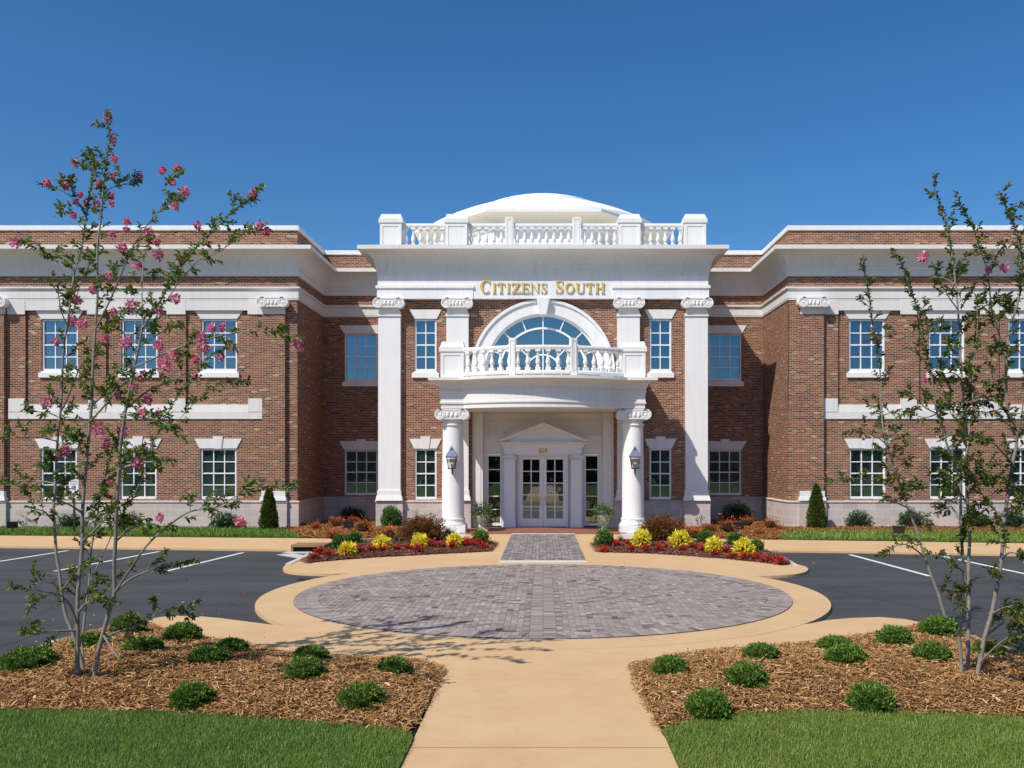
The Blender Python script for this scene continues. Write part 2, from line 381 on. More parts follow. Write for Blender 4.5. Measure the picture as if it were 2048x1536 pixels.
# brick pilasters of the wings
for s_ in (-1, 1):
    for c in (10.17, 20.76):
        cx = s_*c; m = MB(); m.box(cx-.43, cx+.43, YF-.15, YF-.001, 1.42, 8.11); p = holder('brick_pilaster', m, BRICK)
        b = MB(); b.box(cx-.45, cx+.45, YF-.18, YF-.001, 1.20, 1.43); b.taper((cx-.50, cx+.50, YF-.23, YF-.002, ZP+.02), (cx-.48, cx+.48, YF-.21, YF-.002, 1.198)); b.obj('base', WHITE, p)
        b = MB(); b.box(cx-.43, cx+.43, YF-.155, YF-.041, 8.10, 8.40); b.obj('neck_block', STONE, p)
        capital(p, cx, YF-.36, 8.72, 1.20, .395, .32)
# round columns of the porch
for s_ in (-1, 1):
    cx, cy = s_*3.24, 32.32; m = MB()
    pr = [(.41,.50),(.398,.56),(.396,1.2)]+[(.396-.035*((z-1.2)/2.6)**1.6, z) for z in (1.6,2.0,2.4,2.8,3.2,3.6,3.8)]+[(.361,3.81),(.40,3.82),(.405,3.86),(.385,3.88),(.352,3.89),(.352,4.2)]
    m.lathe(cx, cy, pr, 48); p = holder('column', m, WHITE, 30)
    b = MB(); b.box(cx-.48, cx+.48, cy-.48, cy+.48, -.05, .26); b.lathe(cx, cy, [(.46,.262),(.475,.29),(.465,.33),(.43,.35),(.43,.46),(.445,.47),(.44,.498),(.40,.502)], 48); b.obj('base', WHITE, p, 30)
    capital(p, cx, 31.83, 4.40, 1.22, .385, .86)

# ---------- windows ----------
LIN = COOL
def window(cx, w, z0, z1, y, cols, rows, glass, lintel, sill, meet=True, fw=.062):
    m = MB(); x0, x1 = cx-w+.004, cx+w-.004; z0 += .004; z1 -= .004; ya, yb = y+.045, y+.13
    m.box(x0, x0+fw, ya, yb, z0, z1); m.box(x1-fw, x1, ya, yb, z0, z1)
    m.box(x0+fw, x1-fw, ya, yb, z1-fw, z1); m.box(x0+fw, x1-fw, ya-.01, yb, z0, z0+fw*1.5)
    gx0, gx1, gz0, gz1 = x0+fw, x1-fw, z0+fw*1.5, z1-fw
    b = .018
    for i in range(1, cols): x = gx0+(gx1-gx0)*i/cols; m.box(x-b, x+b, ya+.035, yb-.002, gz0, gz1)
    for j in range(1, rows):
        z = gz0+(gz1-gz0)*j/rows; t = .024 if (meet and j == rows//2) else b
        m.box(gx0, gx1, ya+.032 if t == b else ya+.02, yb-.004, z-t, z+t)
    o = bpart(m, 'window', TRIM)
    g = MB(); g.add([(gx0,yb-.015,gz0),(gx1,yb-.015,gz0),(gx1,yb-.015,gz1),(gx0,yb-.015,gz1)], [(0,1,2,3)]); g.obj('pane', glass, o)
    if sill: s = MB(); s.box(cx-w-.09, cx+w+.09, y-.08, y+.06, z0-.245, z0-.06); s.taper((cx-w-.03, cx+w+.03, y-.05, y+.1, z0-.058), (cx-w, cx+w, y-.01, y+.1, z0-.006)); s.obj('sill', WHITE, o)
    if lintel:
        ln = MB(); h, key, tw = lintel; zb, zt = z1+.008, z1+h
        ln.prism_xz([(cx-w-.012, zb), (cx+w+.012, zb), (cx+w+tw, zt), (cx-w-tw, zt)], y-.03, y+.07)
        if key: ln.prism_xz([(cx-.13, zb-.012), (cx+.13, zb-.012), (cx+.19, zt+.085), (cx-.19, zt+.085)], y-.06, y+.07)
        ln.obj('lintel', LIN, o)
    return o
for sg in (-1, 1):
    for c in WC:
        window(sg*c, HW, *UZ, YF+.08, 3, 4, GLASS_UP, (.308, False, .215), True)
        window(sg*c, HW, *LZ, YF, 3, 4, GLASS_LO, (.38, True, .215), False)
    window(sg*rec_c, rec_w, *UZ, YR, 3, 4, GLASS_UP, (.36, False, .22), True)
    window(sg*rec_c, rec_w, *LZ, YR, 3, 4, GLASS_LO, (.38, True, .22), False)
    window(sg*nc, nw, 5.97, 7.97, CY_, 2, 4, GLASS_UP, (.36, False, .19), True)
    window(sg*nc, nw, 1.09, 3.03, CY_, 2, 4, GLASS_LO, (.38, True, .19), False)
# ---------- arched window ----------
m = MB()
def arcring(m, r0, r1, y0, y1, n=40, a0=0, a1=pi, z=AZ):
    for k in range(n):
        p, q = a0+(a1-a0)*k/n, a0+(a1-a0)*(k+1)/n
        c = [(r0,p),(r1,p),(r1,q),(r0,q)]
        m.add([(r*cos(a), y, z+r*sin(a)) for y in (y0, y1) for r, a in c], [(0,1,2,3),(4,7,6,5),(1,5,6,2),(0,3,7,4)]+([(0,4,5,1)] if k == 0 else [])+([(3,2,6,7)] if k == n-1 else []))
arcring(m, R0-.0, 2.62, 34.10, 34.42); arcring(m, 2.622, 2.73, 34.04, 34.19)
for s_ in (-1, 1): m.box(*sorted((s_*R0, s_*2.62)), 34.10, 34.42, 5.30, AZ-.002); m.box(*sorted((s_*2.622, s_*2.73)), 34.04, 34.19, 5.30, AZ-.002)
m.prism_xz([(-.13, AZ+2.13), (.13, AZ+2.13), (.25, 8.73), (-.25, 8.73)], 33.86, 34.3)
aw = bpart(m, 'arched_window', WHITE, 30)
m = MB(); arcring(m, R0-.09, R0-.004, 34.22, 34.34); arcring(m, 1.62, 1.69, 34.23, 34.335, 30); arcring(m, .62, .67, 34.23, 34.335, 16)
for k in range(1, 8):
    a = pi*k/8; r0 = 1.66 if k % 2 else (.65 if k != 4 else 0.0); dx, dz = -sin(a)*.02, cos(a)*.02
    pts = [(r0*cos(a)-dx, AZ+r0*sin(a)-dz), (2.12*cos(a)-dx, AZ+2.12*sin(a)-dz), (2.12*cos(a)+dx, AZ+2.12*sin(a)+dz), (r0*cos(a)+dx, AZ+r0*sin(a)+dz)]
    m.prism_xz(pts, 34.236, 34.33)
m.box(-R0, R0, 34.24, 34.335, AZ-.03, AZ+.03)
for x in (-1.4, -.7, 0, .7, 1.4): m.box(x-.02, x+.02, 34.245, 34.33, 5.32, AZ-.031)
m.obj('muntins', TRIM, aw)
m = MB(); m.add([(R0*cos(pi*k/NA), 34.30, AZ+R0*sin(pi*k/NA)) for k in range(NA+1)]+[(-R0,34.30,5.3),(R0,34.30,5.3)], [tuple(range(NA+3))])
m.obj('pane', glass_mat('arch_glass', (.012,.025,.03), .30, (.55,.85,.95)), aw)

# ---------- porch ----------
sag, hc = .92, 2.82; RB = (hc*hc+sag*sag)/(2*sag); ycen = 31.85-sag+RB; am = math.asin(hc/RB)
arc = [(RB*sin(t), ycen-RB*cos(t)) for t in [-am+2*am*k/28 for k in range(29)]]
ppath = [(-3.62, 34.19), (-3.62, 31.85), *arc, (3.62, 31.85), (3.62, 34.19)]
m = MB(); pcove = [(.07+.28*(1-cos(t)), 5.15+.22*sin(t)) for t in [pi/2*k/8 for k in range(9)]]
prof = [(-.0,4.416),(0,4.575),(.04,4.585),(.045,4.645),(.015,4.655),(.015,4.97),(.05,4.98),(.05,5.03),(.02,5.04),(.02,5.11),(.055,5.12),(.07,5.15)]+pcove[1:]+[(.37,5.372),(.40,5.38),(.41,5.39),(.41,5.49)]
m.sweep(ppath, prof); m.add([(x, y, 4.417) for x, y in ppath], [tuple(range(len(ppath)))])
bpart(m, 'porch_entablature', CORN, 30)
m = MB(); t = MB(); t.sweep(ppath, [(.41, 5.49), (.0, 5.50)]); m.v, m.f = t.v, t.f; m.add([(x, y, 5.499) for x, y in ppath], [tuple(range(len(ppath)))])
bpart(m, 'balcony_deck', WHITE)
# recessed downlights in the soffit are plain dark rings
# baluster mesh shared by every baluster
def baluster_mesh(h, w):
    m = MB(); s = w/2
    m.box(-s, s, -s, s, 0, h*.16); m.box(-s*.95, s*.95, -s*.95, s*.95, h*.90, h)
    pr = [(s*.55,.16),(s*.80,.20),(s*.62,.235),(s*.50,.25),(s*.78,.32),(s*.93,.40),(s*.90,.47),(s*.68,.57),(s*.46,.67),(s*.42,.74),(s*.62,.76),(s*.44,.785),(s*.5,.82),(s*.80,.87),(s*.85,.90)]
    m.lathe(0, 0, [(r, z*h) for r, z in pr], 14)
    me = bpy.data.meshes.new('baluster'); me.from_pydata(m.v, [], m.f); me.materials.append(WHITE)
    me.polygons.foreach_set('use_smooth', [True]*len(me.polygons)); me.set_sharp_from_angle(angle=radians(45)); return me
def place_bal(me, parent, x, y, z, rz=0):
    o = bpy.data.objects.new('baluster', me); COL.objects.link(o); o.parent = parent; o.location = (x, y, z); o.rotation_euler = (0, 0, rz)
def pedestal(m, cx, cy, w, z0, zc, zt, panel=True):
    m.box(cx-w, cx+w, cy-w, cy+w, z0, zc)
    if panel:
        f = cy-w; a = w*.74; m.box(cx-w, cx-a, f-.02, f+.01, z0+.001, zc-.002); m.box(cx+a, cx+w, f-.02, f+.01, z0+.001, zc-.002)
        m.box(cx-a, cx+a, f-.02, f+.01, zc-.13, zc-.002); m.box(cx-a, cx+a, f-.02, f+.01, z0+.001, z0+.12)
    m.box(cx-w-.05, cx+w+.05, cy-w-.05, cy+w+.05, zc+.001, zc+(zt-zc)*.45)
    m.taper((cx-w-.02, cx+w+.02, cy-w-.02, cy+w+.02, zc+(zt-zc)*.45), (cx-w+.03, cx+w-.03, cy-w+.03, cy+w-.03, zc+(zt-zc)*.9))
    m.box(cx-w+.04, cx+w-.04, cy-w+.04, cy+w-.04, zc+(zt-zc)*.9, zt)
def post(m, cx, cy, w, z0, zt, rz=0):
    c, s = cos(rz), sin(rz)
    def bx(a, b, d, e, z0, z1):
        pts = [(cx+x*c-y*s, cy+x*s+y*c) for x, y in ((a,d),(b,d),(b,e),(a,e))]; m.prism_xy(pts[::-1], z0, z1)
    bx(-w, w, -w, w, z0, zt)
    for a, b, z2, z3 in ((-w*.62,-w*.50,z0+.22,zt-.10),(w*.50,w*.62,z0+.22,zt-.10),(-w*.62,w*.62,zt-.099,zt-.08),(-w*.62,w*.62,z0+.20,z0+.219)): bx(a, b, -w-.014, -w+.005, z2, z3)
def rail(m, path, z0, z1, w):
    m.sweep(path, [(-w*.8, z0), (w*.8, z0), (w, z0+(z1-z0)*.35), (w, z0+(z1-z0)*.7), (w*.8, z1), (-w*.8, z1), (-w, z0+(z1-z0)*.6), (-w*.8, z0)])
# balcony balustrade (bowed)
def epart(name):
    o = bpy.data.objects.new(name, None); COL.objects.link(o); o.parent = bank; o.location = (0, -34, 0); return o
bal = epart('balcony_balustrade')
for s_ in (-1, 1): m = MB(); pedestal(m, s_*3.22, 32.22, .41, 5.50, 6.43, 6.80); m.obj('pedestal', WHITE, bal)
RBb = RB-.02
def onarc(a, off=0): return ((RBb+off)*sin(a), ycen-(RBb+off)*cos(a))
ap = math.asin(1.045/RBb)
for s_ in (-1, 1): m = MB(); post(m, *onarc(s_*ap), .115, 5.50, 6.80, s_*ap); m.obj('post', WHITE, bal)
ae = math.asin(2.80/RBb)
for a, b in ((-ae, -ap-.027), (-ap+.027, ap-.027), (ap+.027, ae)):
    pth = [onarc(a+(b-a)*k/14) for k in range(15)]
    for q in ((6.41, 6.55, .10), (5.56, 5.68, .11)): m = MB(); rail(m, pth, *q); m.obj('rail', WHITE, bal, 30)
bme = baluster_mesh(.73, .178)
for a, b, n in ((-ae, -ap, 6), (-ap, ap, 6), (ap, ae, 6)):
    for k in range(n):
        q = a+(b-a)*(k+.62 if a < -ap-.01 else (k+.5 if n and abs(a+b) < .01 else k+.38))/n; x, y = onarc(q); place_bal(bme, bal, x, y, 5.68, q)
# roof balustrade
YB = 34.60; Z0 = 10.59; rb = epart('roof_balustrade')
for s_ in (-1, 1):
    for c in (5.80, 3.30): m = MB(); pedestal(m, s_*c, YB, .41, Z0, 11.63, 11.98); m.obj('pedestal', WHITE, rb)
for s_ in (-1, 1): m = MB(); post(m, s_*1.29, YB-.2, .165, Z0, 11.87); m.obj('post', WHITE, rb)
def rl(*a): m = MB(); rail(m, *a); m.obj('rail', WHITE, rb, 30)
runs = [(-5.39,-3.71,6), (-2.89,-1.455,5), (-1.125,1.125,8), (1.455,2.89,5), (3.71,5.39,6)]
for a, b, n in runs: rl([(a, YB-.2), (b, YB-.2)], 11.50, 11.64, .10); rl([(a, YB-.2), (b, YB-.2)], Z0+.005, Z0+.13, .11)
for s_ in (-1, 1): rl([(s_*5.8, 35.02), (s_*5.8, 38.2)], 11.50, 11.64, .10); rl([(s_*5.8, 35.02), (s_*5.8, 38.2)], Z0+.005, Z0+.13, .11)
bme2 = baluster_mesh(.775, .182)
for a, b, n in runs:
    for k in range(n): place_bal(bme2, rb, a+(b-a)*(k+.5)/n, YB-.2, Z0+.128)
for s_ in (-1, 1):
    for k in range(11): place_bal(bme2, rb, s_*5.8, 35.2+k*.28, Z0+.128)
# dome
DC, AP_ = 44.3, 6.0
octo = [((AP_/cos(pi/8))*cos(a), DC+(AP_/cos(pi/8))*sin(a)) for a in [-pi/2-pi/8+k*pi/4 for k in range(8)]]
m = MB(); m.sweep(octo, [(-.62,10.5),(-.62,11.7),(-.55,11.75),(-.55,12.1),(-.62,12.15),(-.62,12.55),(-.50,12.6),(-.50,12.72)], closed=True)
dm = bpart(m, 'dome', WHITE)
m = MB(); cc = [(-.42+.36*(1-cos(t)), 12.74+.46*sin(t)) for t in [pi/2*k/8 for k in range(9)]]
m.sweep(octo, [(-.50,12.722)]+cc, closed=True); m.obj('eave_cove', ROOFLIT, dm, 30)
m = MB(); m.sweep(octo, [(-.06,13.202),(0,13.21),(0,13.33),(-.7,13.42),(-.7,13.3)], closed=True); m.obj('eave_edge', WHITE, dm)
def cap_prof(R, rb, zt, n=16): return [(max(1e-3, R*sin(t)), zt-R*(1-cos(t))) for t in [math.asin(rb/R)*(1-k/n) for k in range(n+1)]]
m = MB(); m.lathe(0, DC, [(5.75, 13.1)]+cap_prof(11.4, 5.70, 15.15), 64); m.obj('lower_shell', DOMEW, dm, 30)
m = MB(); m.lathe(0, DC, [(2.95, 14.7)]+cap_prof(7.6, 2.95, 15.46), 64); m.obj('upper_shell', DOMEW, dm, 30)

# ---------- portal niche ----------
m = MB(); NY = 34.62; ZS = 4.40
m.box(-2.70, -2.30, 34.28, 34.8, 0, ZS); m.box(2.30, 2.70, 34.28, 34.8, 0, ZS)
m.box(-2.62, -2.38, 34.262, 34.3, .02, ZS-.02); m.box(2.38, 2.62, 34.262, 34.3, .02, ZS-.02)
wall_xz(m, -2.30, 2.30, 0, ZS, NY, [(-2.16,-1.60,.0,2.82), (1.60,2.16,.0,2.82), (-.97,.97,0,2.80)], .15)
m.box(-2.29, 2.29, NY-.05, NY-.002, 2.86, 3.55)
m.box(-2.70, 2.70, 34.21, 34.9, ZS+.005, ZS+.05)
Zc = 4.03; F = NY-.03
def frame(m, pts, w, y0, y1):          # mitred polygon frame in XZ
    n = len(pts); ins = []
    for i in range(n):
        a, b, c = Vector(pts[i-1]), Vector(pts[i]), Vector(pts[(i+1)%n]); d0 = (b-a).normalized(); d1 = (c-b).normalized()
        n0 = Vector((-d0.y, d0.x)); n1 = Vector((-d1.y, d1.x)); mm = (n0+n1); mm = mm/(mm.length_squared/2); ins.append(b+mm*w)
    for i in range(n):
        j = (i+1) % n; m.prism_xz([tuple(pts[i]), tuple(pts[j]), tuple(ins[j]), tuple(ins[i])], y0, y1)
for s_ in (-1, 1):
    q = [(1.68, 3.62), (2.24, 3.62), (2.24, 4.16), (1.68, 4.16)]; t = [(.32, 4.16), (1.56, 3.62), (1.56, 4.16)]
    for pts in (q, t):
        pts = [(s_*x, z) for x, z in pts]
        if s_ < 0: pts = pts[::-1]
        frame(m, pts, .045, F, NY); c = Vector((sum(p[0] for p in pts)/len(pts), sum(p[1] for p in pts)/len(pts)))
        pin = [tuple(c+(Vector(p)-c)*.62) for p in pts]; frame(m, pin, .03, F-.01, NY)
bpart(m, 'entrance_panelling', PANEL)
for s_ in (-1, 1):
    o = MB(); cx = s_*1.88; x0, x1 = cx-.275, cx+.275; y0, y1 = NY+.03, NY+.10
    o.box(x0, x0+.05, y0, y1, .06, 2.80); o.box(x1-.05, x1, y0, y1, .06, 2.80); o.box(x0+.05, x1-.05, y0, y1, 2.74, 2.80); o.box(x0+.05, x1-.05, y0, y1, .06, .17)
    for j in range(1, 5): z = .17+(2.57)*j/5; o.box(x0+.05, x1-.05, y0+.02, y1-.005, z-.017, z+.017)
    w_ = bpart(o, 'side_light', TRIM); g = MB(); g.add([(x0+.05,y1-.02,.17),(x1-.05,y1-.02,.17),(x1-.05,y1-.02,2.74),(x0+.05,y1-.02,2.74)], [(0,1,2,3)]); g.obj('pane', GLASS_DK, w_)
# door surround with pediment
m = MB(); DY = 34.30
for s_ in (-1, 1):
    c = s_*1.275; m.box(c-.205, c+.205, DY, NY, .13, 2.60); m.box(c-.235, c+.235, DY-.03, NY, .0, .128); m.box(c-.22, c+.22, DY-.018, NY, .129, .20)
    m.box(c-.225, c+.225, DY-.02, NY, 2.43, 2.46)
m.box(-1.49, 1.49, DY+.02, NY, 2.79, 3.08); m.box(-1.52, 1.52, DY-.0, NY, 2.82, 2.845)
m.sweep([(-1.49, NY), (-1.49, DY+.02), (1.49, DY+.02), (1.49, NY)], [(0,3.05),(.03,3.08),(.05,3.10),(.09,3.20),(.12,3.22),(.20,3.23),(.20,3.275),(-.02,3.28)])
zb, za, hw = 3.28, 4.02, 1.69
m.prism_xz([(-hw, zb), (hw, zb), (hw, zb+.035), (0, za), (-hw, zb+.035)], DY+.02, NY)
for s_ in (-1, 1):
    def pr(x0, z0, x1, z1, t, ya):
        pts = [(s_*x0, z0), (s_*x1, z1), (s_*x1, z1+t), (s_*x0, z0+t)]
        if s_ < 0: pts = pts[::-1]
        m.prism_xz(pts, ya, NY)
    pr(hw, zb+.005, 0, za-.05, .06, DY-.19); pr(hw-.10, zb+.0, 0, za-.12, .068, DY-.14); pr(.42, zb+.003, 0, zb+.205, .035, DY-.02)
ds = bpart(m, 'door_surround', TRIM)
for s_ in (-1, 1): capital(ds, s_*1.275, DY-.06, 2.79, .60, .20, .25).data.materials[0] = TRIM
m = MB(); fx = .96                          # door frame and leaves
m.box(-fx, -fx+.05, NY-.12, NY+.12, .0, 2.79); m.box(fx-.05, fx, NY-.12, NY+.12, 0, 2.79); m.box(-fx+.05, fx-.05, NY-.12, NY+.12, 2.74, 2.79)
bpart(m, 'door_frame', TRIM)
for s_ in (-1, 1):
    m = MB(); a, b = (.006, .905); xs = sorted((s_*a, s_*b)); st = .13
    x0, x1 = xs; y0, y1 = NY-.02, NY+.03; zt = 2.735; zb_ = .03
    gx0, gx1 = (x0+st, x1-st); gz0, gz1 = .34, 2.615
    m.box(x0, gx0, y0, y1, zb_, zt); m.box(gx1, x1, y0, y1, zb_, zt); m.box(gx0, gx1, y0, y1, gz1, zt); m.box(gx0, gx1, y0, y1, zb_, gz0)
    xm = (gx0+gx1)/2; m.box(xm-.02, xm+.02, y0+.004, y1-.004, gz0, gz1)
    for j in range(1, 5): z = gz0+(gz1-gz0)*j/5; m.box(gx0, xm-.02, y0+.006, y1-.006, z-.02, z+.02); m.box(xm+.02, gx1, y0+.006, y1-.006, z-.02, z+.02)
    d = bpart(m, 'door', TRIM); g = MB(); g.add([(gx0,NY+.01,gz0),(gx1,NY+.01,gz0),(gx1,NY+.01,gz1),(gx0,NY+.01,gz1)], [(0,1,2,3)]); g.obj('pane', GLASS_DK, d)
    h = MB(); hx = s_*.075; h.tube([(hx, y0, .86), (hx, y0-.05, .865), (hx+s_*.055, y0-.06, .88), (hx+s_*.055, y0-.06, 1.13), (hx, y0-.05, 1.145), (hx, y0, 1.15)], .014, 8); h.obj('handle', BRASS, d, 60)
    if s_ > 0:
        h = MB(); h.disc_y(.045, 1.07, 0, .02, y0-.012, y0+.01, 12); h.obj('lock', IRON, d)
        cz = gz0+(gz1-gz0)*.5; cx2 = (xm+gx1)/2+.01; h = MB(); h.disc_y(cx2, cz, 0, .075, NY+.002, NY+.007, 24); h.disc_y(cx2, cz, .055, .068, NY-.002, NY+.0, 24); h.prism_xz([(cx2-.03,cz-.025),(cx2+.03,cz-.025),(cx2,cz+.035)], NY-.003, NY+.0)
        h.obj('round_seal', simple('dull_gold', (.42,.36,.14), .6, .3), d)
        h = MB(); c0 = (gx0+xm)/2; zz = cz+.06
        h.tube([(c0+.09*cos(t), NY-.002, zz+.075*sin(t)) for t in [radians(20+k*14) for k in range(13)]], .012, 5); h.box(c0-.085, c0+.085, NY-.008, NY+.004, zz-.045, zz-.018)
        h.tube([(c0-.09, NY-.002, zz-.20), (c0-.02, NY-.002, zz-.13), (c0+.07, NY-.002, zz-.09)], .012, 5); h.tube([(c0+.09, NY-.004, zz-.20), (c0+.02, NY-.004, zz-.13), (c0-.07, NY-.004, zz-.09)], .012, 5); h.tube([(c0-.07, NY-.006, zz-.15), (c0+.07, NY-.006, zz-.15)], .010, 5)
        h.obj('window_emblem', WHITE, d)
# warm lit room seen behind the door glass is left to the reflections

# ---------- lettering ----------
def glyph(m, ch, x0, x1, z0, z1, y, th=.03):
    w, h = x1-x0, z1-z0; cnt = [0]
    T = h*.175; t = h*.065; sf = h*.05
    def poly(pts):
        if sum(pts[i][0]*pts[(i+1)%len(pts)][1]-pts[(i+1)%len(pts)][0]*pts[i][1] for i in range(len(pts))) < 0: pts = pts[::-1]
        m.prism_xz(pts, y-th-.0012*cnt[0], y-.0); cnt[0] += 1
    def rect(a, b, c, d): poly([(a,c),(b,c),(b,d),(a,d)])
    def stem(x, T=T, ov=.55):
        rect(x, x+T, z0, z1)
        for zz, s in ((z0, 1), (z1, -1)): poly([(x-T*ov, zz), (x+T*(1+ov), zz), (x+T*(1+ov), zz+s*sf*.5), (x+T, zz+s*sf*1.5), (x, zz+s*sf*1.5), (x-T*ov, zz+s*sf*.5)])
    def curve(pts, ws):
        n = len(pts)
        L = []; R = []
        for i in range(n):
            a, b = pts[max(i-1,0)], pts[min(i+1,n-1)]; d = Vector((b[0]-a[0], b[1]-a[1])).normalized(); q = Vector((-d.y, d.x))*ws[i]/2
            L.append((pts[i][0]+q.x, pts[i][1]+q.y)); R.append((pts[i][0]-q.x, pts[i][1]-q.y))
        base = cnt[0]
        for i in range(n-1):
            cnt[0] = base; poly([L[i], L[i+1], R[i+1], R[i]])
    if ch == 'I': stem(x0+w/2-T/2, ov=.5)
    elif ch == 'T':
        stem(x0+w/2-T/2); rect(x0+t*.5, x1-t*.5, z1-t, z1); poly([(x0,z1),(x0+t*1.2,z1),(x0+t*.9,z1-h*.26),(x0,z1-h*.26)]); poly([(x1,z1),(x1-t*1.2,z1),(x1-t*.9,z1-h*.26),(x1,z1-h*.26)])
    elif ch == 'H':
        stem(x0+T*.4); stem(x1-T*1.4); rect(x0+T, x1-T, z0+h*.48, z0+h*.48+t)
    elif ch == 'E':
        stem(x0+T*.4); rect(x0+T, x1-t*.4, z1-t, z1); rect(x0+T, x1, z0, z0+t); rect(x0+T, x1-w*.25, z0+h*.49, z0+h*.49+t)
        poly([(x1-t*1.5,z1),(x1-t*.3,z1),(x1,z1-h*.24),(x1-t*.7,z1-h*.24)]); poly([(x1-t*1.2,z0),(x1,z0),(x1+t*.5,z0+h*.26),(x1-t*.2,z0+h*.26)]); rect(x1-w*.28, x1-w*.28+t*.7, z0+h*.37, z0+h*.63)
    elif ch == 'Z':
        rect(x0+t*.4, x1-t*.1, z1-t, z1); rect(x0+t*.1, x1-t*.4, z0, z0+t); poly([(x0,z0),(x0+T*1.25,z0),(x1,z1),(x1-T*1.25,z1)])
        poly([(x0+t*.2,z1),(x0+t*1.4,z1),(x0+t,z1-h*.25),(x0+t*.1,z1-h*.25)]); poly([(x1-t*1.4,z0),(x1,z0),(x1+t*.4,z0+h*.26),(x1-t*.4,z0+h*.26)])
    elif ch == 'N':
        tt = t*1.15
        rect(x0+T*.5, x0+T*.5+tt, z0, z1); rect(x1-T*.5-tt, x1-T*.5, z0, z1); poly([(x0+T*.1,z1),(x0+T*1.35,z1),(x1-T*.5,z0),(x1-T*.9,z0)])
        rect(x0-T*.1, x0+T*1.3, z0, z0+sf); rect(x1-T*1.4, x1+T*.1, z1-sf, z1); rect(x0-T*.2, x0+T*.6, z1-sf, z1)
    elif ch == 'U':
        stemx = x0+T*.3; rect(stemx, stemx+T, z0+h*.3, z1); rect(x1-T*.5-t, x1-T*.5, z0+h*.3, z1); rect(x0-T*.2, x0+T*1.8, z1-sf, z1); rect(x1-T*1.3, x1+T*.2, z1-sf, z1)
        xa, xb = stemx+T/2, x1-T*.5-t/2; cx = (xa+xb)/2; r = (xb-xa)/2; ps = []; ws = []
        for k in range(13): a = pi+pi*k/12; ps.append((cx+r*cos(a), z0+h*.3+(h*.3-t*.5)*sin(a))); ws.append(T+(t-T)*min(1, k/7))
        curve(ps, ws)
    elif ch in 'OC':
        cx, cz = (x0+x1)/2, (z0+z1)/2; rx, rz = w/2-T/2, h/2-t/2+h*.01; ps = []; ws = []
        n = 28; a0, a1 = (0, 2*pi) if ch == 'O' else (radians(42), radians(318))
        for k in range(n+1): a = a0+(a1-a0)*k/n; ps.append((cx+rx*cos(a), cz+rz*sin(a))); ws.append(t+(T*1.12-t)*abs(cos(a))**1.2 if not (ch == 'C' and cos(a) > 0) else t*1.1)
        curve(ps, ws)
        if ch == 'C':
            xr = cx+rx*cos(a0); poly([(xr-t*.2,z1-h*.05),(xr+t*1.1,z1),(xr+t*1.1,z1-h*.32),(xr+t*.5,z1-h*.32)]); 
    elif ch == 'S':
        K = [(.86,.74),(.80,.88),(.62,.97),(.45,.98),(.25,.93),(.14,.79),(.20,.65),(.40,.55),(.62,.46),(.82,.35),(.86,.21),(.74,.07),(.52,.02),(.32,.04),(.16,.13),(.10,.27)]
        wt = [.5,.5,.6,.75,1.2,1.9,2.3,2.6,2.6,2.3,1.9,1.2,.75,.6,.5,.5]
        curve([(x0+w*a, z0+h*b) for a, b in K], [t*q for q in wt])
        rect(x0+w*.84, x0+w*.92, z0+h*.68, z0+h); rect(x0+w*.04, x0+w*.12, z0, z0+h*.32)
m = MB(); S_ = FPX/33.95
def lx(p): return (p-CX)/S_
def lz(p): return EYE+(CY-p)/S_
for ch, a, b, big in [('C',960.7,982.4,1),('I',984.5,992.5,0),('T',994.8,1009.4,0),('I',1013,1021,0),('Z',1023.5,1040,0),('E',1043,1057.6,0),('N',1061,1078.6,0),('S',1082,1093.6,0),
        ('S',1111,1126.6,1),('O',1130.2,1148.4,0),('U',1152,1169,0),('T',1172,1187.2,0),('H',1190.5,1208.8,0)]:
    glyph(m, ch, lx(a), lx(b), lz(586), lz(560.5 if big else 566), 33.95)
sgn = m.obj('sign_lettering', GOLD); tag(sgn, 'raised gold serif lettering on the white frieze above the arched window', 'sign')
def text_mesh(name, body, size, loc, mat, parent=None, ext=.01, align='CENTER', bold=0.0, rot=(pi/2, 0, 0)):
    cu = bpy.data.curves.new(name, 'FONT'); cu.body = body; cu.size = size; cu.extrude = ext; cu.align_x = align; cu.offset = bold; cu.resolution_u = 3
    t = bpy.data.objects.new(name, cu); COL.objects.link(t); bpy.context.view_layer.update()
    me = bpy.data.meshes.new_from_object(t.evaluated_get(bpy.context.evaluated_depsgraph_get())); bpy.data.objects.remove(t)
    me.materials.clear(); me.materials.append(mat); o = bpy.data.objects.new(name, me); COL.objects.link(o); o.rotation_euler = rot; o.location = loc
    if parent: o.parent = parent
    return o
tag(text_mesh('house_number', '519', .225, (0, DY-.005, 2.875), GOLD2, None, .012, bold=.006), 'small gold digits above the double entrance door', 'house number')
# =============================== NUMPY MESH TOOLS ===============================
RNG = np.random.default_rng(11)
def npmesh(name, V, F, tone=None, mat=None, parent=None, smooth=False):
    V = np.asarray(V, np.float32); F = np.asarray(F, np.int32); me = bpy.data.meshes.new(name); k = F.shape[1]
    me.vertices.add(len(V)); me.vertices.foreach_set('co', V.ravel())
    me.loops.add(F.size); me.loops.foreach_set('vertex_index', F.ravel())
    me.polygons.add(len(F)); me.polygons.foreach_set('loop_start', np.arange(0, F.size, k, dtype=np.int32))
    if smooth: me.polygons.foreach_set('use_smooth', np.ones(len(F), bool))
    me.update(calc_edges=True)
    if tone is not None:
        a = me.attributes.new('tone', 'FLOAT', 'FACE'); a.data.foreach_set('value', np.asarray(tone, np.float32))
    if mat: me.materials.append(mat)
    o = bpy.data.objects.new(name, me); COL.objects.link(o)
    if parent: o.parent = parent
    return o
def unit(a): return a/np.maximum(1e-9, np.linalg.norm(a, axis=1, keepdims=True))
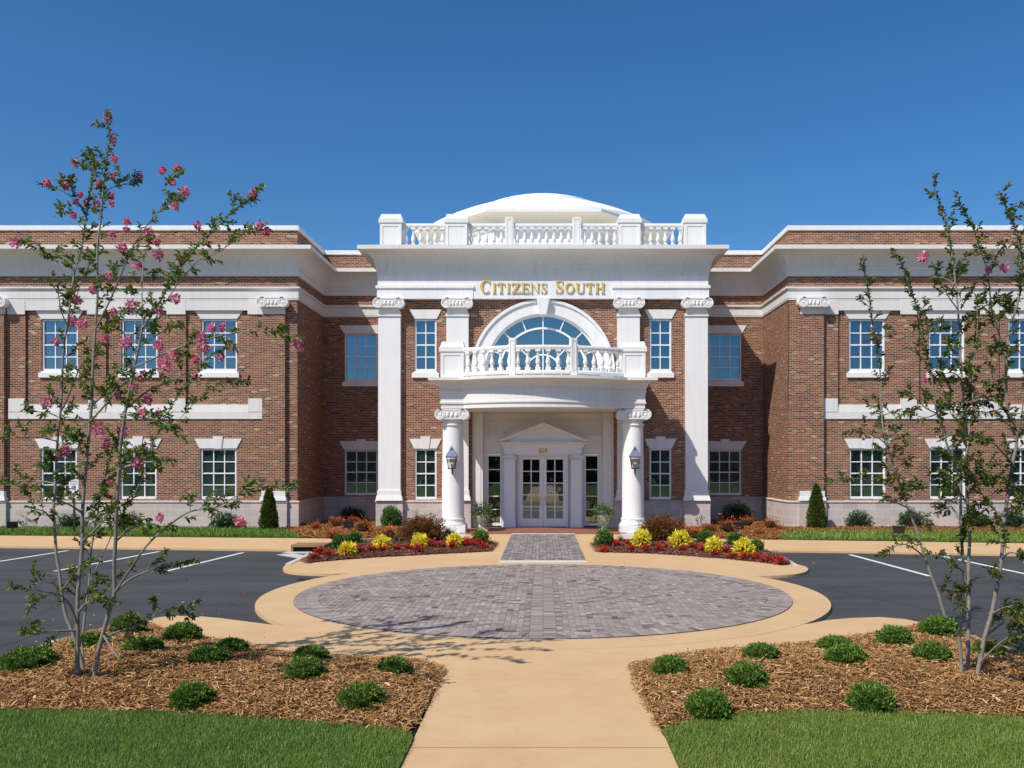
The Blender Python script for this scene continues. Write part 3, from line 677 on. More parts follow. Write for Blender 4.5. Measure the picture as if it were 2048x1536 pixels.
def leaf_geo(c, d, L, Wd, fold=.35, hexa=False, upn=0.0):        # c base points, d directions; returns V,F(tri)
    n = len(c); d = unit(d); r = unit(RNG.normal(size=(n,3))+np.array([[0,0,upn]])); s = unit(np.cross(d, r)); nn = np.cross(s, d)
    L = np.broadcast_to(L, (n,))[:,None]; Wd = np.broadcast_to(Wd, (n,))[:,None]
    tip = c+d*L; mid = c+d*L*.45; l = mid+s*Wd*.5+nn*Wd*fold*.5; r_ = mid-s*Wd*.5+nn*Wd*fold*.5
    if hexa:
        f = nn*Wd*fold*.5; a1 = c+d*L*.28; a2 = c+d*L*.68; dr = np.array([[0,0,-1.]])*L*.10
        V = np.stack([c, a1+s*Wd*.46+f, a2+s*Wd*.42+f*.8+dr*.6, tip+dr*2.2, a2-s*Wd*.42+f*.8+dr*.6, a1-s*Wd*.46+f], 1).reshape(-1, 3); i = np.arange(n)[:,None]*6
        return V, np.concatenate([i+np.array([[0,1,2,3]]), i+np.array([[0,3,4,5]])], 1).reshape(-1, 4)
    V = np.stack([c, l, tip, r_], 1).reshape(-1, 3); i = np.arange(n)[:,None]*4
    F = np.concatenate([i+np.array([[0,1,2]]), i+np.array([[0,2,3]])], 1).reshape(-1, 3); return V, F
def inpoly(x, y, poly):
    p = np.asarray(poly, float); c = np.zeros(x.shape, bool); j = len(p)-1
    for i in range(len(p)):
        a = ((p[i,1] > y) != (p[j,1] > y)) & (x < (p[j,0]-p[i,0])*(y-p[i,1])/(p[j,1]-p[i,1]+1e-12)+p[i,0]); c ^= a; j = i
    return c
def edist(x, y, poly):
    p = np.asarray(poly, float); d = np.full(x.shape, 1e9)
    for i in range(len(p)):
        a, b = p[i-1], p[i]; v = b-a; t = np.clip(((x-a[0])*v[0]+(y-a[1])*v[1])/(v@v+1e-12), 0, 1); d = np.minimum(d, np.hypot(x-a[0]-t*v[0], y-a[1]-t*v[1]))
    return d
def lumps(x, y, s=1.0, seed=0): return (np.sin(x*2.1*s+seed)+np.sin(y*1.7*s+seed*2+x*s*.6)+np.sin((x+y)*3.3*s+seed))/3
def scatter(poly, n):
    p = np.asarray(poly); x0, y0 = p.min(0); x1, y1 = p.max(0); X = []; Y = []; got = 0
    while got < n:
        x = RNG.uniform(x0, x1, n*2); y = RNG.uniform(y0, y1, n*2); k = inpoly(x, y, poly); X.append(x[k]); Y.append(y[k]); got += k.sum()
    return np.concatenate(X)[:n], np.concatenate(Y)[:n]
def area(poly):
    p = np.asarray(poly); return abs(sum(p[i-1,0]*p[i,1]-p[i,0]*p[i-1,1] for i in range(len(p))))/2
def tone_mat(name, stops, rough=.7, transl=0.0, spec=.25, const=False, patch=None):
    M = N(name, rough, spec); a = M.n('ShaderNodeAttribute', attribute_name='tone'); f = a.outputs['Fac']
    if patch: n = M.noise(patch[0], 3); f = M.math('ADD', f, M.math('MULTIPLY', M.math('SUBTRACT', n.outputs[0], .5), patch[1]))
    c = M.ramp(f, stops, const); M.base(c)
    if transl:
        t = M.n('ShaderNodeBsdfTranslucent'); M.l(c, t.inputs[0]); mx = M.n('ShaderNodeMixShader'); mx.inputs[0].default_value = transl
        M.l(M.b.outputs[0], mx.inputs[1]); M.l(t.outputs[0], mx.inputs[2]); M.l(mx.outputs[0], M.t.nodes['Material Output'].inputs[0])
    return M.m
# =============================== GROUND ===============================
def pxpoly(pts, z=0.0): return [P(x, y, z)[:2] for x, y in pts]
def smooth_poly(pts, n=4):               # Catmull-Rom through closed polygon
    out = []; k = len(pts)
    for i in range(k):
        p0, p1, p2, p3 = (np.array(pts[(i+j-1) % k], float) for j in range(4))
        for t in np.arange(n)/n: out.append(tuple(.5*((2*p1)+(-p0+p2)*t+(2*p0-5*p1+4*p2-p3)*t*t+(-p0+3*p1-3*p2+p3)*t**3)))
    return out
def slab(name, poly, z0, z1, mat, label=None):
    m = MB(); p = list(poly)
    if sum(p[i-1][0]*p[i][1]-p[i][0]*p[i-1][1] for i in range(len(p))) < 0: p = p[::-1]
    m.prism_xy(p, z0, z1); o = m.obj(name, mat); o['kind'] = 'structure'; return o
def asphalt_mat():
    M = N('asphalt', .72, .35); pos, x = M.pos(); mp = M.n('ShaderNodeMapping'); M.l(pos, mp.inputs[0]); mp.inputs['Scale'].default_value = (.25, 1.6, 1)
    n = M.noise(.9, 6, .65, mp.outputs[0]); g = M.noise(90, 2); big = M.noise(.35, 3)
    c = M.ramp(n.outputs[0], [(.3,(.042,.044,.045)),(.5,(.054,.057,.058)),(.7,(.070,.073,.074))])
    c = M.mix(.55, c, M.ramp(g.outputs[0], [(.35,(.55,.55,.55)),(.65,(1.45,1.45,1.45))]), 'MULTIPLY')
    c = M.mix(.5, c, M.ramp(big.outputs[0], [(.35,(.75,.75,.75)),(.65,(1.2,1.2,1.2))]), 'MULTIPLY')
    v = M.n('ShaderNodeTexVoronoi', feature='DISTANCE_TO_EDGE'); v.inputs['Scale'].default_value = .22; wv = M.noise(1.2, 5); M.l(M.mix(.12, pos, wv.outputs[1]), v.inputs['Vector'])
    c = M.mix(M.math('MULTIPLY', M.math('LESS_THAN', v.outputs['Distance'], .004), .55), c, (.02,.02,.022)); sp = M.noise(2.4, 2, .5); c = M.mix(M.math('MULTIPLY', M.math('GREATER_THAN', sp.outputs[0], .70), .5), c, (.022,.022,.024))
    M.base(c); M.bump(g.outputs[0], .006, .7); return M.m
def beige_mat():
    M = N('tan_concrete', .85, .2); n = M.noise(1.1, 6, .65); f = M.noise(70, 3); b = M.noise(.28, 3, .5, None, .6)
    c = M.ramp(n.outputs[0], [(.3,(.55,.360,.185)),(.5,(.595,.400,.208)),(.72,(.63,.440,.238))])
    c = M.mix(M.math('MULTIPLY', M.math('GREATER_THAN', b.outputs[0], .0), .35), c, M.ramp(b.outputs[0], [(.40,(.575,.395,.215)),(.58,(.57,.345,.19)),(.7,(.63,.49,.28))]))
    c = M.mix(.45, c, M.ramp(f.outputs[0], [(.3,(.80,.78,.75)),(.7,(1.15,1.15,1.15))]), 'MULTIPLY')
    st = M.noise(3.2, 7, .75, None, .4); c = M.mix(.5, c, M.ramp(st.outputs[0], [(.28,(.86,.82,.78)),(.45,(1,1,1)),(.7,(1.05,1.06,1.08))]), 'MULTIPLY')
    M.base(c); M.bump(f.outputs[0], .003, .5); return M.m
ASPH = asphalt_mat(); BEIGE = beige_mat(); CONC = simple('pale_concrete', (.52,.48,.43), .85, .2, .12, 8)
LAWN = simple('lawn_soil', (.07,.11,.03), .95, .1, .3, 5)
g = slab('ground', [(-700,-500),(700,-500),(700,900),(-700,900)], -.5, -.16, simple('ground_grass', (.06,.09,.03), .95, .1, .3, .2))
slab('parking_lot', [(-60,7),(60,7),(60,31.5),(-60,31.5)], -.3, -.055, ASPH)
WET = N('wet_asphalt', .12, .6, (.018,.019,.022)); slab('wet_patch', smooth_poly(pxpoly([(585,1153),(610,1157),(660,1160),(700,1158),(745,1152),(700,1150.5),(640,1151)])), -.056, -.051, WET.m)
slab('pavement', pxpoly([(-700,1068),(0,1071),(300,1074),(600,1076.5),(860,1074),(935,1069),(1240,1069),(1300,1075),(1555,1079.5),(2048,1086.5),(2700,1094),(2700,1118),(2048,1109),(1700,1102.5),(1560,1101),(1300,1101),(700,1099),(600,1099.5),(300,1096),(0,1092.5),(-700,1086)]), -.14, 0.0, BEIGE)
slab('entrance_apron', smooth_poly(pxpoly([(607,1115),(580,1127),(566,1135),(574,1142.5),(610,1146.5),(670,1148),(747,1146.5),(1000,1165),(1180,1165),(1436,1149),(1500,1152),(1560,1151),(1600,1147),(1616,1140),(1610,1133),(1583,1125),(1548,1108),(1480,1092),(1300,1079),(1243,1069),(1100,1068.6),(935,1069),(860,1076),(700,1082),(660,1090),(645,1102)]), 3), -.14, .004, BEIGE)
slab('walkway_apron', pxpoly([(288,1247),(300,1238),(325,1234),(350,1232),(400,1233),(440,1236.5),(490,1243),(545,1250),(700,1262),(1000,1283),(1200,1283),(1500,1262),(1622,1247),(1655,1240.5),(1700,1236.5),(1760,1234.5),(1810,1238.5),(1850,1247),(1850,1275),(1600,1310),(1400,1330),(1262,1360),(895,1360),(700,1340),(480,1312),(288,1275)]), -.14, .004, BEIGE)
slab('walkway', [(-1.17,-25),(1.11,-25),(1.11,13.4),(-1.17,13.4)], -.14, 0.0, BEIGE)
CC = 17.27
circ = lambda r, n=128: [(r*cos(2*pi*k/n), CC+r*sin(2*pi*k/n)) for k in range(n)]
slab('plaza_ring', circ(5.28), -.14, .008, BEIGE)
slab('walkway_joint', [(-1.16,7.86),(1.10,7.86),(1.10,7.875),(-1.16,7.875)], -.01, .0035, simple('joint_dark', (.38,.24,.125), .9, .1))
slab('paver_bedding', circ(4.635), 0, .012, simple('joint_sand', (.40,.36,.34), .95, .1, .3, 20))
PAVE = tone_mat('grey_paver', [(0,(.13,.105,.095)),(.06,(.245,.195,.178)),(.5,(.325,.262,.236)),(.9,(.37,.302,.270)),(1,(.44,.37,.33))], .85, 0, .2, patch=(1.3, .30))
PAVE2 = tone_mat('walk_paver', [(0,(.15,.125,.115)),(.5,(.25,.215,.20)),(1,(.40,.35,.33))], .85, 0, .2, patch=(.6, .3))
def pavers(name, rects, z, mat, extra=None):
    V = []; F = []; T = []
    def put(q, t):
        n = len(V); V.extend([(x, y, z+t*.002) for x, y in q]); F.append((n, n+1, n+2, n+3)); T.append(t)
    for a, b, c, d in rects: put([(a,c),(b,c),(b,d),(a,d)], random.random())
    for q in extra or []: put(q, random.random())
    o = npmesh(name, V, F, T, mat); o['kind'] = 'structure'; return o
u = .10; gp = .010; rects = []; ex = []; RI = 4.16
def okc(a, b, c, d, r): return all(math.hypot(x, y) < r for x in (a, b) for y in (c, d))
for i in range(-48, 48):
    for j in range(-48, 48):
        k = (i-j) % 4; a = i*u+(.20 if i >= 0 else -.20)
        if k == 0 and i != -1: r_ = (a, a+2*u, j*u, (j+1)*u)
        elif k == 0: continue
        elif k == 3: r_ = (a, a+u, j*u, (j+2)*u)
        else: continue
        x0, x1, y0, y1 = r_; xs = [x0, x1]; 
        if x0 < .199 and x1 > -.199: continue
        # clip against the outer ring and the inner ring by shrinking
        cx, cy = (x0+x1)/2, (y0+y1)/2; rr = math.hypot(cx, cy)
        if rr > RI+.06 or (1.30 < rr < 1.56): continue
        rects.append((x0+gp/2, x1-gp/2, CC+y0+gp/2, CC+y1-gp/2))
j = -4.6
while j < 4.55:
    for a in (-.20, 0.0): rects.append((a+gp/2, a+.20-gp/2, CC+j+gp/2, CC+j+.10-gp/2))
    j += .10
rects = [r for r in rects if okc(r[0], r[1], r[2]-CC, r[3]-CC, 4.62)]
def ringp(r0, r1, w):
    n = int(2*pi*(r0+r1)/2/w)
    for k in range(n):
        a0, a1 = 2*pi*(k+.03)/n, 2*pi*(k+.97)/n
        if any(abs(r*cos(a)) < .23 for r in (r0, r1) for a in (a0, a1)): continue
        ex.append([(r0*cos(a0), CC+r0*sin(a0)), (r1*cos(a0), CC+r1*sin(a0)), (r1*cos(a1), CC+r1*sin(a1)), (r0*cos(a1), CC+r0*sin(a1))])
pavers('plaza_pavers', rects, .0185, PAVE)
ringp(4.20, 4.415, .10); ringp(4.42, 4.63, .10); ringp(1.34, 1.54, .10)
pavers('plaza_paver_border', [], .0225, PAVE, ex)
slab('border_bedding', circ(4.635), .0125, .0140, simple('joint_sand_dark', (.20,.175,.165), .95, .1, .3, 20))
# straight paver walk (basket weave) to the porch
slab('walk_bedding', [(-1.09,22.85),(1.09,22.85),(1.09,31.2),(-1.09,31.2)], 0, .010, simple('walk_joint', (.11,.095,.09), .95, .1))
rects = []; b = .20
for i in range(-5, 6):
    for j in range(int(8.3/b)):
        x, y = i*b-.1, 22.87+j*b
        if (i+j) % 2: rects += [(x+.006, x+b-.006, y+.006, y+b/2-.005), (x+.006, x+b-.006, y+b/2+.005, y+b-.006)]
        else: rects += [(x+.006, x+b/2-.005, y+.006, y+b-.006), (x+b/2+.005, x+b-.006, y+.006, y+b-.006)]
pavers('walk_pavers', rects, .0135, PAVE2)
slab('walk_end_strip', [(-1.10,22.42),(1.09,22.42),(1.09,22.84),(-1.10,22.84)], -.02, .012, simple('pale_strip', (.62,.58,.52), .8, .2, .1, 9))
slab('porch_step_strip', [(-1.10,31.21),(1.10,31.21),(1.10,31.45),(-1.10,31.45)], -.02, .014, simple('pale_strip2', (.66,.62,.56), .8, .2, .1, 9))
def porch_mat():
    M = N('red_porch_brick', .8, .25); pos, x = M.pos(); b = M.n('ShaderNodeTexBrick'); M.l(pos, b.inputs['Vector'])
    b.inputs['Scale'].default_value = 1; b.inputs['Brick Width'].default_value = .2; b.inputs['Row Height'].default_value = .1; b.inputs['Mortar Size'].default_value = .006
    b.inputs['Color1'].default_value = (.30,.10,.06,1); b.inputs['Color2'].default_value = (.20,.075,.05,1); b.inputs['Mortar'].default_value = (.28,.2,.16,1); M.base(b.outputs[0]); return M.m
slab('porch_floor', [(-2.95,31.46),(2.95,31.46),(2.95,34.70),(-2.95,34.70)], -.05, .012, porch_mat())
slab('column_footing', pxpoly([(868,1064),(938,1064),(925,1077),(845,1079)]), -.02, .008, CONC); slab('column_footing', pxpoly([(1238,1064),(1306,1064),(1345,1079),(1248,1078)]), -.02, .008, CONC)
# parking lines and kerbs
LINEW = simple('line_paint', (.72,.72,.72), .7, .3, .12, 15)
def ribbon(name, px, w, z0, z1, mat, zz=None):
    pts = [P(x, y, z1 if zz is None else zz)[:2] for x, y in px]; m = MB()
    m.sweep(pts, [(-w/2, z0), (-w/2, z1), (w/2, z1), (w/2, z0)]); o = m.obj(name, mat); o['kind'] = 'structure'; return o
for a in ([(-60,1132),(136,1101)], [(110,1142),(318,1103)], [(333,1142),(486,1105)], [(1700,1109),(1860,1152)], [(1885,1112),(2048,1147),(2100,1158)]): ribbon('parking_line', a, .11, -.054, -.050, LINEW)
KERB = simple('kerb_concrete', (.55,.52,.48), .85, .2, .15, 8)
for a in ([(576,1129),(600,1118),(622,1107)], [(1592,1132),(1566,1117),(1530,1104)], [(-60,1352),(60,1308),(110,1285),(300,1244)], [(1850,1248),(1930,1272),(2048,1311),(2160,1350)]): ribbon('kerb', a, .14, -.13, .02, KERB, 0.0)
ribbon('gutter_pan', [(570,1108),(625,1116.5)], .5, -.2, -.049, CONC)
# =============================== BEDS, MULCH, GRASS ===============================
MULCH = tone_mat('mulch_bark', [(0,(.05,.024,.010)),(.15,(.19,.088,.030)),(.5,(.39,.20,.072)),(.75,(.53,.30,.125)),(.92,(.65,.43,.21)),(1,(.80,.62,.40))], .85, 0, .2)
MULCH_FAR = tone_mat('pine_mulch', [(0,(.06,.022,.008)),(.3,(.24,.09,.028)),(.65,(.40,.17,.055)),(1,(.52,.29,.13))], .85, 0, .2)
MULCH_DARK = tone_mat('lava_mulch', [(0,(.03,.014,.012)),(.3,(.12,.045,.032)),(.65,(.24,.10,.065)),(.9,(.36,.19,.13)),(1,(.58,.46,.40))], .85, 0, .2)
def soil(c1, c2, nm):
    M = N(nm, .95, .1); n = M.noise(28, 5, .7); M.base(M.ramp(n.outputs[0], [(.35, c1), (.65, c2)])); M.bump(n.outputs[0], .03, .8); return M.m
SOILN = soil((.05,.022,.009), (.25,.12,.045), 'bed_soil'); SOILF = soil((.12,.045,.015), (.36,.155,.05), 'bed_soil_far'); SOILD = soil((.05,.022,.017), (.20,.085,.055), 'bed_soil_dark')
def bed(name, poly, base, H, slope, soilm, chipm, dens, L, step, seed=0, near=None, lab=''):
    hf = lambda x, y: base+H*(1-np.exp(-edist(x, y, poly)/slope))*(1+.18*lumps(x, y, 1.3, seed))
    p = np.asarray(poly); x0, y0 = p.min(0)-step; x1, y1 = p.max(0)+step
    gx = np.arange(x0, x1, step); gy = np.arange(y0, y1, step); XX, YY = np.meshgrid(gx, gy); ins = inpoly(XX, YY, poly)
    Z = np.where(ins, hf(XX, YY), -.02); V = np.stack([XX, YY, Z], -1).reshape(-1, 3); nx = len(gx); F = []
    I = ins
    for j in range(len(gy)-1):
        k = np.nonzero(I[j,:-1] & I[j,1:] & I[j+1,:-1] & I[j+1,1:])[0]
        F += [(j*nx+q, j*nx+q+1, (j+1)*nx+q+1, (j+1)*nx+q) for q in k]
    o = npmesh(name, V, F, None, soilm, None, True); o['kind'] = 'structure'
    n = int(area(poly)*dens); x, y = scatter(poly, n)
    if near is not None: k = near(x, y); x, y = x[k], y[k]; n = len(x)
    # ragged rim: let some chips spill a little
    x = x+RNG.normal(0, .025, n); y = y+RNG.normal(0, .025, n)
    z = np.where(inpoly(x, y, poly), hf(x, y), .012)+RNG.uniform(0, .035, n)
    a = RNG.uniform(0, 2*pi, n); pit = RNG.normal(0, .25, n); d = np.stack([np.cos(a)*np.cos(pit), np.sin(a)*np.cos(pit), np.sin(pit)], 1)
    s = unit(np.cross(d, unit(np.array([[0,0,1.]])+RNG.normal(0,.35,(n,3))))); up = np.cross(s, d)
    ln = (L*RNG.lognormal(0, .45, n))[:,None]; wd = (L*.16*RNG.lognormal(0, .35, n))[:,None]; c = np.stack([x, y, z], 1); bow = RNG.normal(0, .12, n)[:,None]*ln
    rows = [c-d*ln/2, c+up*bow+s*bow*.6, c+d*ln/2]; V = np.stack([rows[0]-s*wd*.3, rows[0]+s*wd*.3, rows[1]-s*wd/2, rows[1]+s*wd/2, rows[2]-s*wd*.25, rows[2]+s*wd*.25], 1)
    V[:,:,2] = np.maximum(V[:,:,2], .01); i = np.arange(n)[:,None]*6
    F = np.concatenate([i+np.array([[0,1,3,2]]), i+np.array([[2,3,5,4]])], 1).reshape(-1, 4)
    t = np.clip(RNG.beta(1.7, 1.7, n), 0, 1); o2 = npmesh('mulch', V.reshape(-1, 3), F, np.repeat(t, 2), chipm); kind(o2, 'stuff', lab)
    return hf
bedL = pxpoly([(-160,1420),(-160,1360),(0,1326),(60,1312),(110,1288),(185,1266),(240,1254),(290,1247),(345,1267),(410,1278),(480,1291),(580,1310),(700,1318),(850,1325),(893,1340),(880,1362),(866,1390),(845,1430),(818,1468),(700,1455),(500,1440),(300,1428),(0,1424)])
bedR = pxpoly([(1260,1333),(1330,1318),(1400,1306),(1500,1299),(1600,1291),(1700,1278),(1780,1264),(1850,1249),(1930,1273),(2048,1313),(2200,1362),(2200,1455),(2048,1441),(1900,1434),(1700,1428),(1500,1431),(1400,1441),(1322,1465),(1300,1430),(1275,1390),(1266,1360)])
hfL = bed('mulch_bed', bedL, .015, .20, .9, SOILN, MULCH, 2600, .062, .07, 1, lab='shredded brown bark mulch in the bed left of the walk')
hfR = bed('mulch_bed', bedR, .015, .20, .9, SOILN, MULCH, 2600, .062, .07, 4, lab='shredded brown bark mulch in the bed right of the walk')
islL = pxpoly([(600,1122),(622,1112),(648,1100),(668,1090),(720,1083),(800,1082),(900,1083),(985,1084),(998,1089),(984,1104),(900,1108),(750,1116),(660,1123),(615,1128)])
islR = pxpoly([(1180,1086),(1300,1083),(1440,1087),(1510,1097),(1560,1112),(1586,1129),(1570,1132),(1520,1126),(1450,1119),(1380,1113),(1300,1108),(1190,1105)])
hfIL = bed('flower_bed', islL, .012, .13, .5, SOILD, MULCH_DARK, 420, .10, .12, 2, lab='dark red mulch in the flower bed left of the paver walk')
hfIR = bed('flower_bed', islR, .012, .13, .5, SOILD, MULCH_DARK, 420, .10, .12, 3, lab='dark red mulch in the flower bed right of the paver walk')
farL = pxpoly([(-300,1057),(0,1057.5),(540,1059),(575,1063),(592,1070),(603,1076.5),(700,1077.5),(780,1076),(860,1073),(878,1066)])+[(-3.8,31.9),(-2.95,32.9),(-2.76,33.9),(-6.2,33.92),(-6.25,37.9),(-9.2,37.9),(-9.24,33.85),(-26.5,33.85)]
farR = [(26.5,33.85),(9.24,33.85),(9.2,37.9),(6.25,37.9),(6.2,33.92),(2.76,33.9),(2.95,32.9),(3.8,31.9)]+pxpoly([(1296,1066),(1310,1075),(1400,1077),(1500,1079),(1552,1079.5),(1563,1073),(1590,1066),(1640,1064.5),(2048,1067),(2500,1070)])
hfFL = bed('mulch_bed', farL, .012, .13, .6, SOILF, MULCH_FAR, 330, .12, .15, 5, lab='orange brown mulch along the left side of the building')
hfFR = bed('mulch_bed', farR, .012, .13, .6, SOILF, MULCH_FAR, 330, .12, .15, 6, lab='orange brown mulch along the right side of the building')
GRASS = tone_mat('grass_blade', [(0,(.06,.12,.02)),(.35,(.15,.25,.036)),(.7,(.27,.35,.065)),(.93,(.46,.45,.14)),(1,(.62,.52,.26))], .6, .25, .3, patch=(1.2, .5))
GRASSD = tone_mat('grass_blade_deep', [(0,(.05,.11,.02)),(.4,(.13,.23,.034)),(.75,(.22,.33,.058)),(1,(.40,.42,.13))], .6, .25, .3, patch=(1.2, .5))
def lawn(name, poly, z, dens, h, w, mat, lab, bld=None):
    slab(name, poly, -.14, z, LAWN)
    n = int(area(bld or poly)*dens); x, y = scatter(bld or poly, n); k = inpoly(x, y, poly); x, y = x[k], y[k]; n = len(x)
    hh = h*RNG.lognormal(0, .3, n); a = RNG.uniform(0, 2*pi, n); lean = np.abs(RNG.normal(0, .55, n)); b = np.stack([x, y, np.full(n, z-.005)], 1)
    s = np.stack([np.cos(a+1.57), np.sin(a+1.57), np.zeros(n)], 1)*(w*RNG.uniform(.6,1.3,n))[:,None]/2
    d = np.stack([np.cos(a)*np.sin(lean), np.sin(a)*np.sin(lean), np.cos(lean)], 1)*hh[:,None]
    V = np.stack([b-s, b+s, b+d*.55+s*.8, b+d*.55-s*.8, b+d+np.stack([np.cos(a),np.sin(a),-.3+0*a],1)*hh[:,None]*.15], 1).reshape(-1, 3)
    i = np.arange(n)[:,None]*5; F = np.concatenate([i+np.array([[0,1,2]]), i+np.array([[0,2,3]]), i+np.array([[3,2,4]])], 1).reshape(-1, 3)
    o = npmesh('grass', V, F, np.repeat(np.clip(RNG.beta(2, 2.2, n), 0, 1), 3), mat); kind(o, 'stuff', lab)
lawnL = pxpoly([(-160,1419),(0,1424),(300,1428),(500,1440),(700,1455),(818,1468)])+[(-1.172,8.1),(-1.172,3.0),(-14,3.0),(-14,9.2)]
lawnR = pxpoly([(1322,1465),(1400,1441),(1500,1431),(1700,1428),(1900,1434),(2048,1441),(2200,1455)])+[(14,8.6),(14,3.0),(1.112,3.0),(1.112,8.1)]
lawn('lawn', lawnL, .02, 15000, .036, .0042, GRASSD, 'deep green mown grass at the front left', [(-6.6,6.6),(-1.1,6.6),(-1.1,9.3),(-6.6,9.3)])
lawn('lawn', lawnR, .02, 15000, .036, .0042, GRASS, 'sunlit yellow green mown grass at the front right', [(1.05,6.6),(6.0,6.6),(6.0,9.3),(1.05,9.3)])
gFL = pxpoly([(-400,1057),(0,1058),(540,1059.5),(575,1063.5),(591,1070.5),(601,1076),(300,1073.5),(0,1070.5),(-400,1068)])
gFR = pxpoly([(1557,1079),(1566,1072.5),(1592,1066),(1640,1064.8),(2048,1067.5),(2400,1069.5),(2400,1090),(2048,1086),(1800,1082.5)])
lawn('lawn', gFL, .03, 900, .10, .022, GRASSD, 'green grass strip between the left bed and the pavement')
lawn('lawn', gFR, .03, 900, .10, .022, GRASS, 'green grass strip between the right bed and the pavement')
slab('front_lawn', [(-60,-25),(-1.20,-25),(-1.20,2.95),(-60,2.95)], -.15, .01, LAWN); slab('front_lawn', [(1.14,-25),(60,-25),(60,2.95),(1.14,2.95)], -.15, .01, LAWN)

# =============================== SMALL THINGS ===============================
# storm drain
t = thing('storm_drain', 'rust stained kerb inlet with a dark slot at the left tip of the flower bed', 'storm drain', loc=(-6.72, 26.0, 0))
m = MB(); m.box(-.48,.48,-.38,.42,.085,.145); m.box(-.48,-.42,-.36,.42,-.2,.083); m.box(.42,.48,-.36,.42,-.2,.083)
m.obj('concrete_hood', stone_mat('rusty_concrete', (.33,.20,.11), 0, 0, .5), t)
m = MB(); m.box(-.418,.418,-.345,.40,-.2,.083); m.obj('slot_shade', simple('drain_dark', (.006,.006,.005), .9, .1), t)  # solid near-black block in place of the shade inside the slot
slab('gutter_pan', [(-7.35,25.2),(-6.2,25.2),(-6.1,25.88),(-7.3,25.88)], -.2, -.047, CONC)
# disabled parking sign
sx, sy = PD(148.5, 1000, 31.2)[:2]
t = thing('parking_sign', 'white parking sign with blue wheelchair symbol on a thin dark post', 'sign', loc=(sx, sy, .02))
m = MB(); m.box(-.03,.03,-.02,.02,0,1.95); m.obj('post', IRON, t)
m = MB(); m.box(-.165,.165,-.035,-.022,1.24,1.90); pnl = m.obj('panel', simple('sign_white', (.72,.76,.75), .4, .4, .02), t)
m = MB(); m.box(-.068,.068,-.040,-.0355,1.535,1.67); bl = m.obj('blue_square', simple('sign_blue', (.03,.04,.30), .4, .4, .02), pnl)
DKG = simple('sign_grey', (.13,.17,.17), .6, .3, .02)
m = MB()
for z, a, b in ((1.415,-.10,.10),(1.37,-.085,-.01),(1.37,.01,.085),(1.325,-.06,.06)): m.box(a,b,-.0362,-.0355,z-.009,z+.009)
m.obj('small_print', DKG, pnl)
for body, s, z in (('RESERVED', .062, 1.80), ('PARKING', .062, 1.715)): text_mesh('lettering', body, s, (0, -.0365, z), DKG, pnl, .001, bold=.001)
m = MB(); m.disc_y(-.02, 1.655, 0, .011, -.044, -.041, 10)
m.tube([(-.02,-.043,1.64),(-.014,-.043,1.60),(.02,-.043,1.597),(.034,-.043,1.562),(.05,-.043,1.567)], .006, 5); m.tube([(-.017,-.043,1.622),(.014,-.043,1.618)], .005, 5)
m.tube([(-.012+.036*cos(a), -.043, 1.580+.036*sin(a)) for a in [radians(110+k*22) for k in range(11)]], .005, 5); m.obj('wheelchair_symbol', WHITE, pnl)
# flood lights
fl0 = None
for px, py, ry, lab in ((25,1064,.5,'black flood light on the grass at the far left, tilted up to the wall'), (697.5,1066,0,'black flood light among orange shrubs in the bed left of the porch'),
        (1478,1068,0,'black flood light among orange shrubs in the bed right of the porch'), (1798,1077,-.2,'black flood light standing on the grass in front of the right wing')):
    x, y, _ = P(px, py, .06)
    if fl0 is None:
        t = fl0 = thing('flood_light', lab, 'flood light', 'flood lights aimed at the facade', (x, y, .04))
        m = MB(); m.taper((-.16,.16,-.07,.11,.16),(-.17,.17,-.10,.14,.36)); m.box(-.185,.185,-.115,.155,.36,.39); m.obj('housing', IRON, t)
        m = MB(); m.tube([(0,0,-.02),(0,0,.18)], .025, 8); m.box(-.06,.06,-.05,.05,-.03,.02); m.obj('stem', simple('grey_conduit', (.2,.2,.19), .6, .4), t)
        m = MB(); m.box(-.15,.15,-.08,.12,.391,.394); m.obj('lens', GLASS_DK, t); t.rotation_euler = (0, 0, ry)
    else: copy_tree(fl0, (x, y, .08), ry, label=lab)
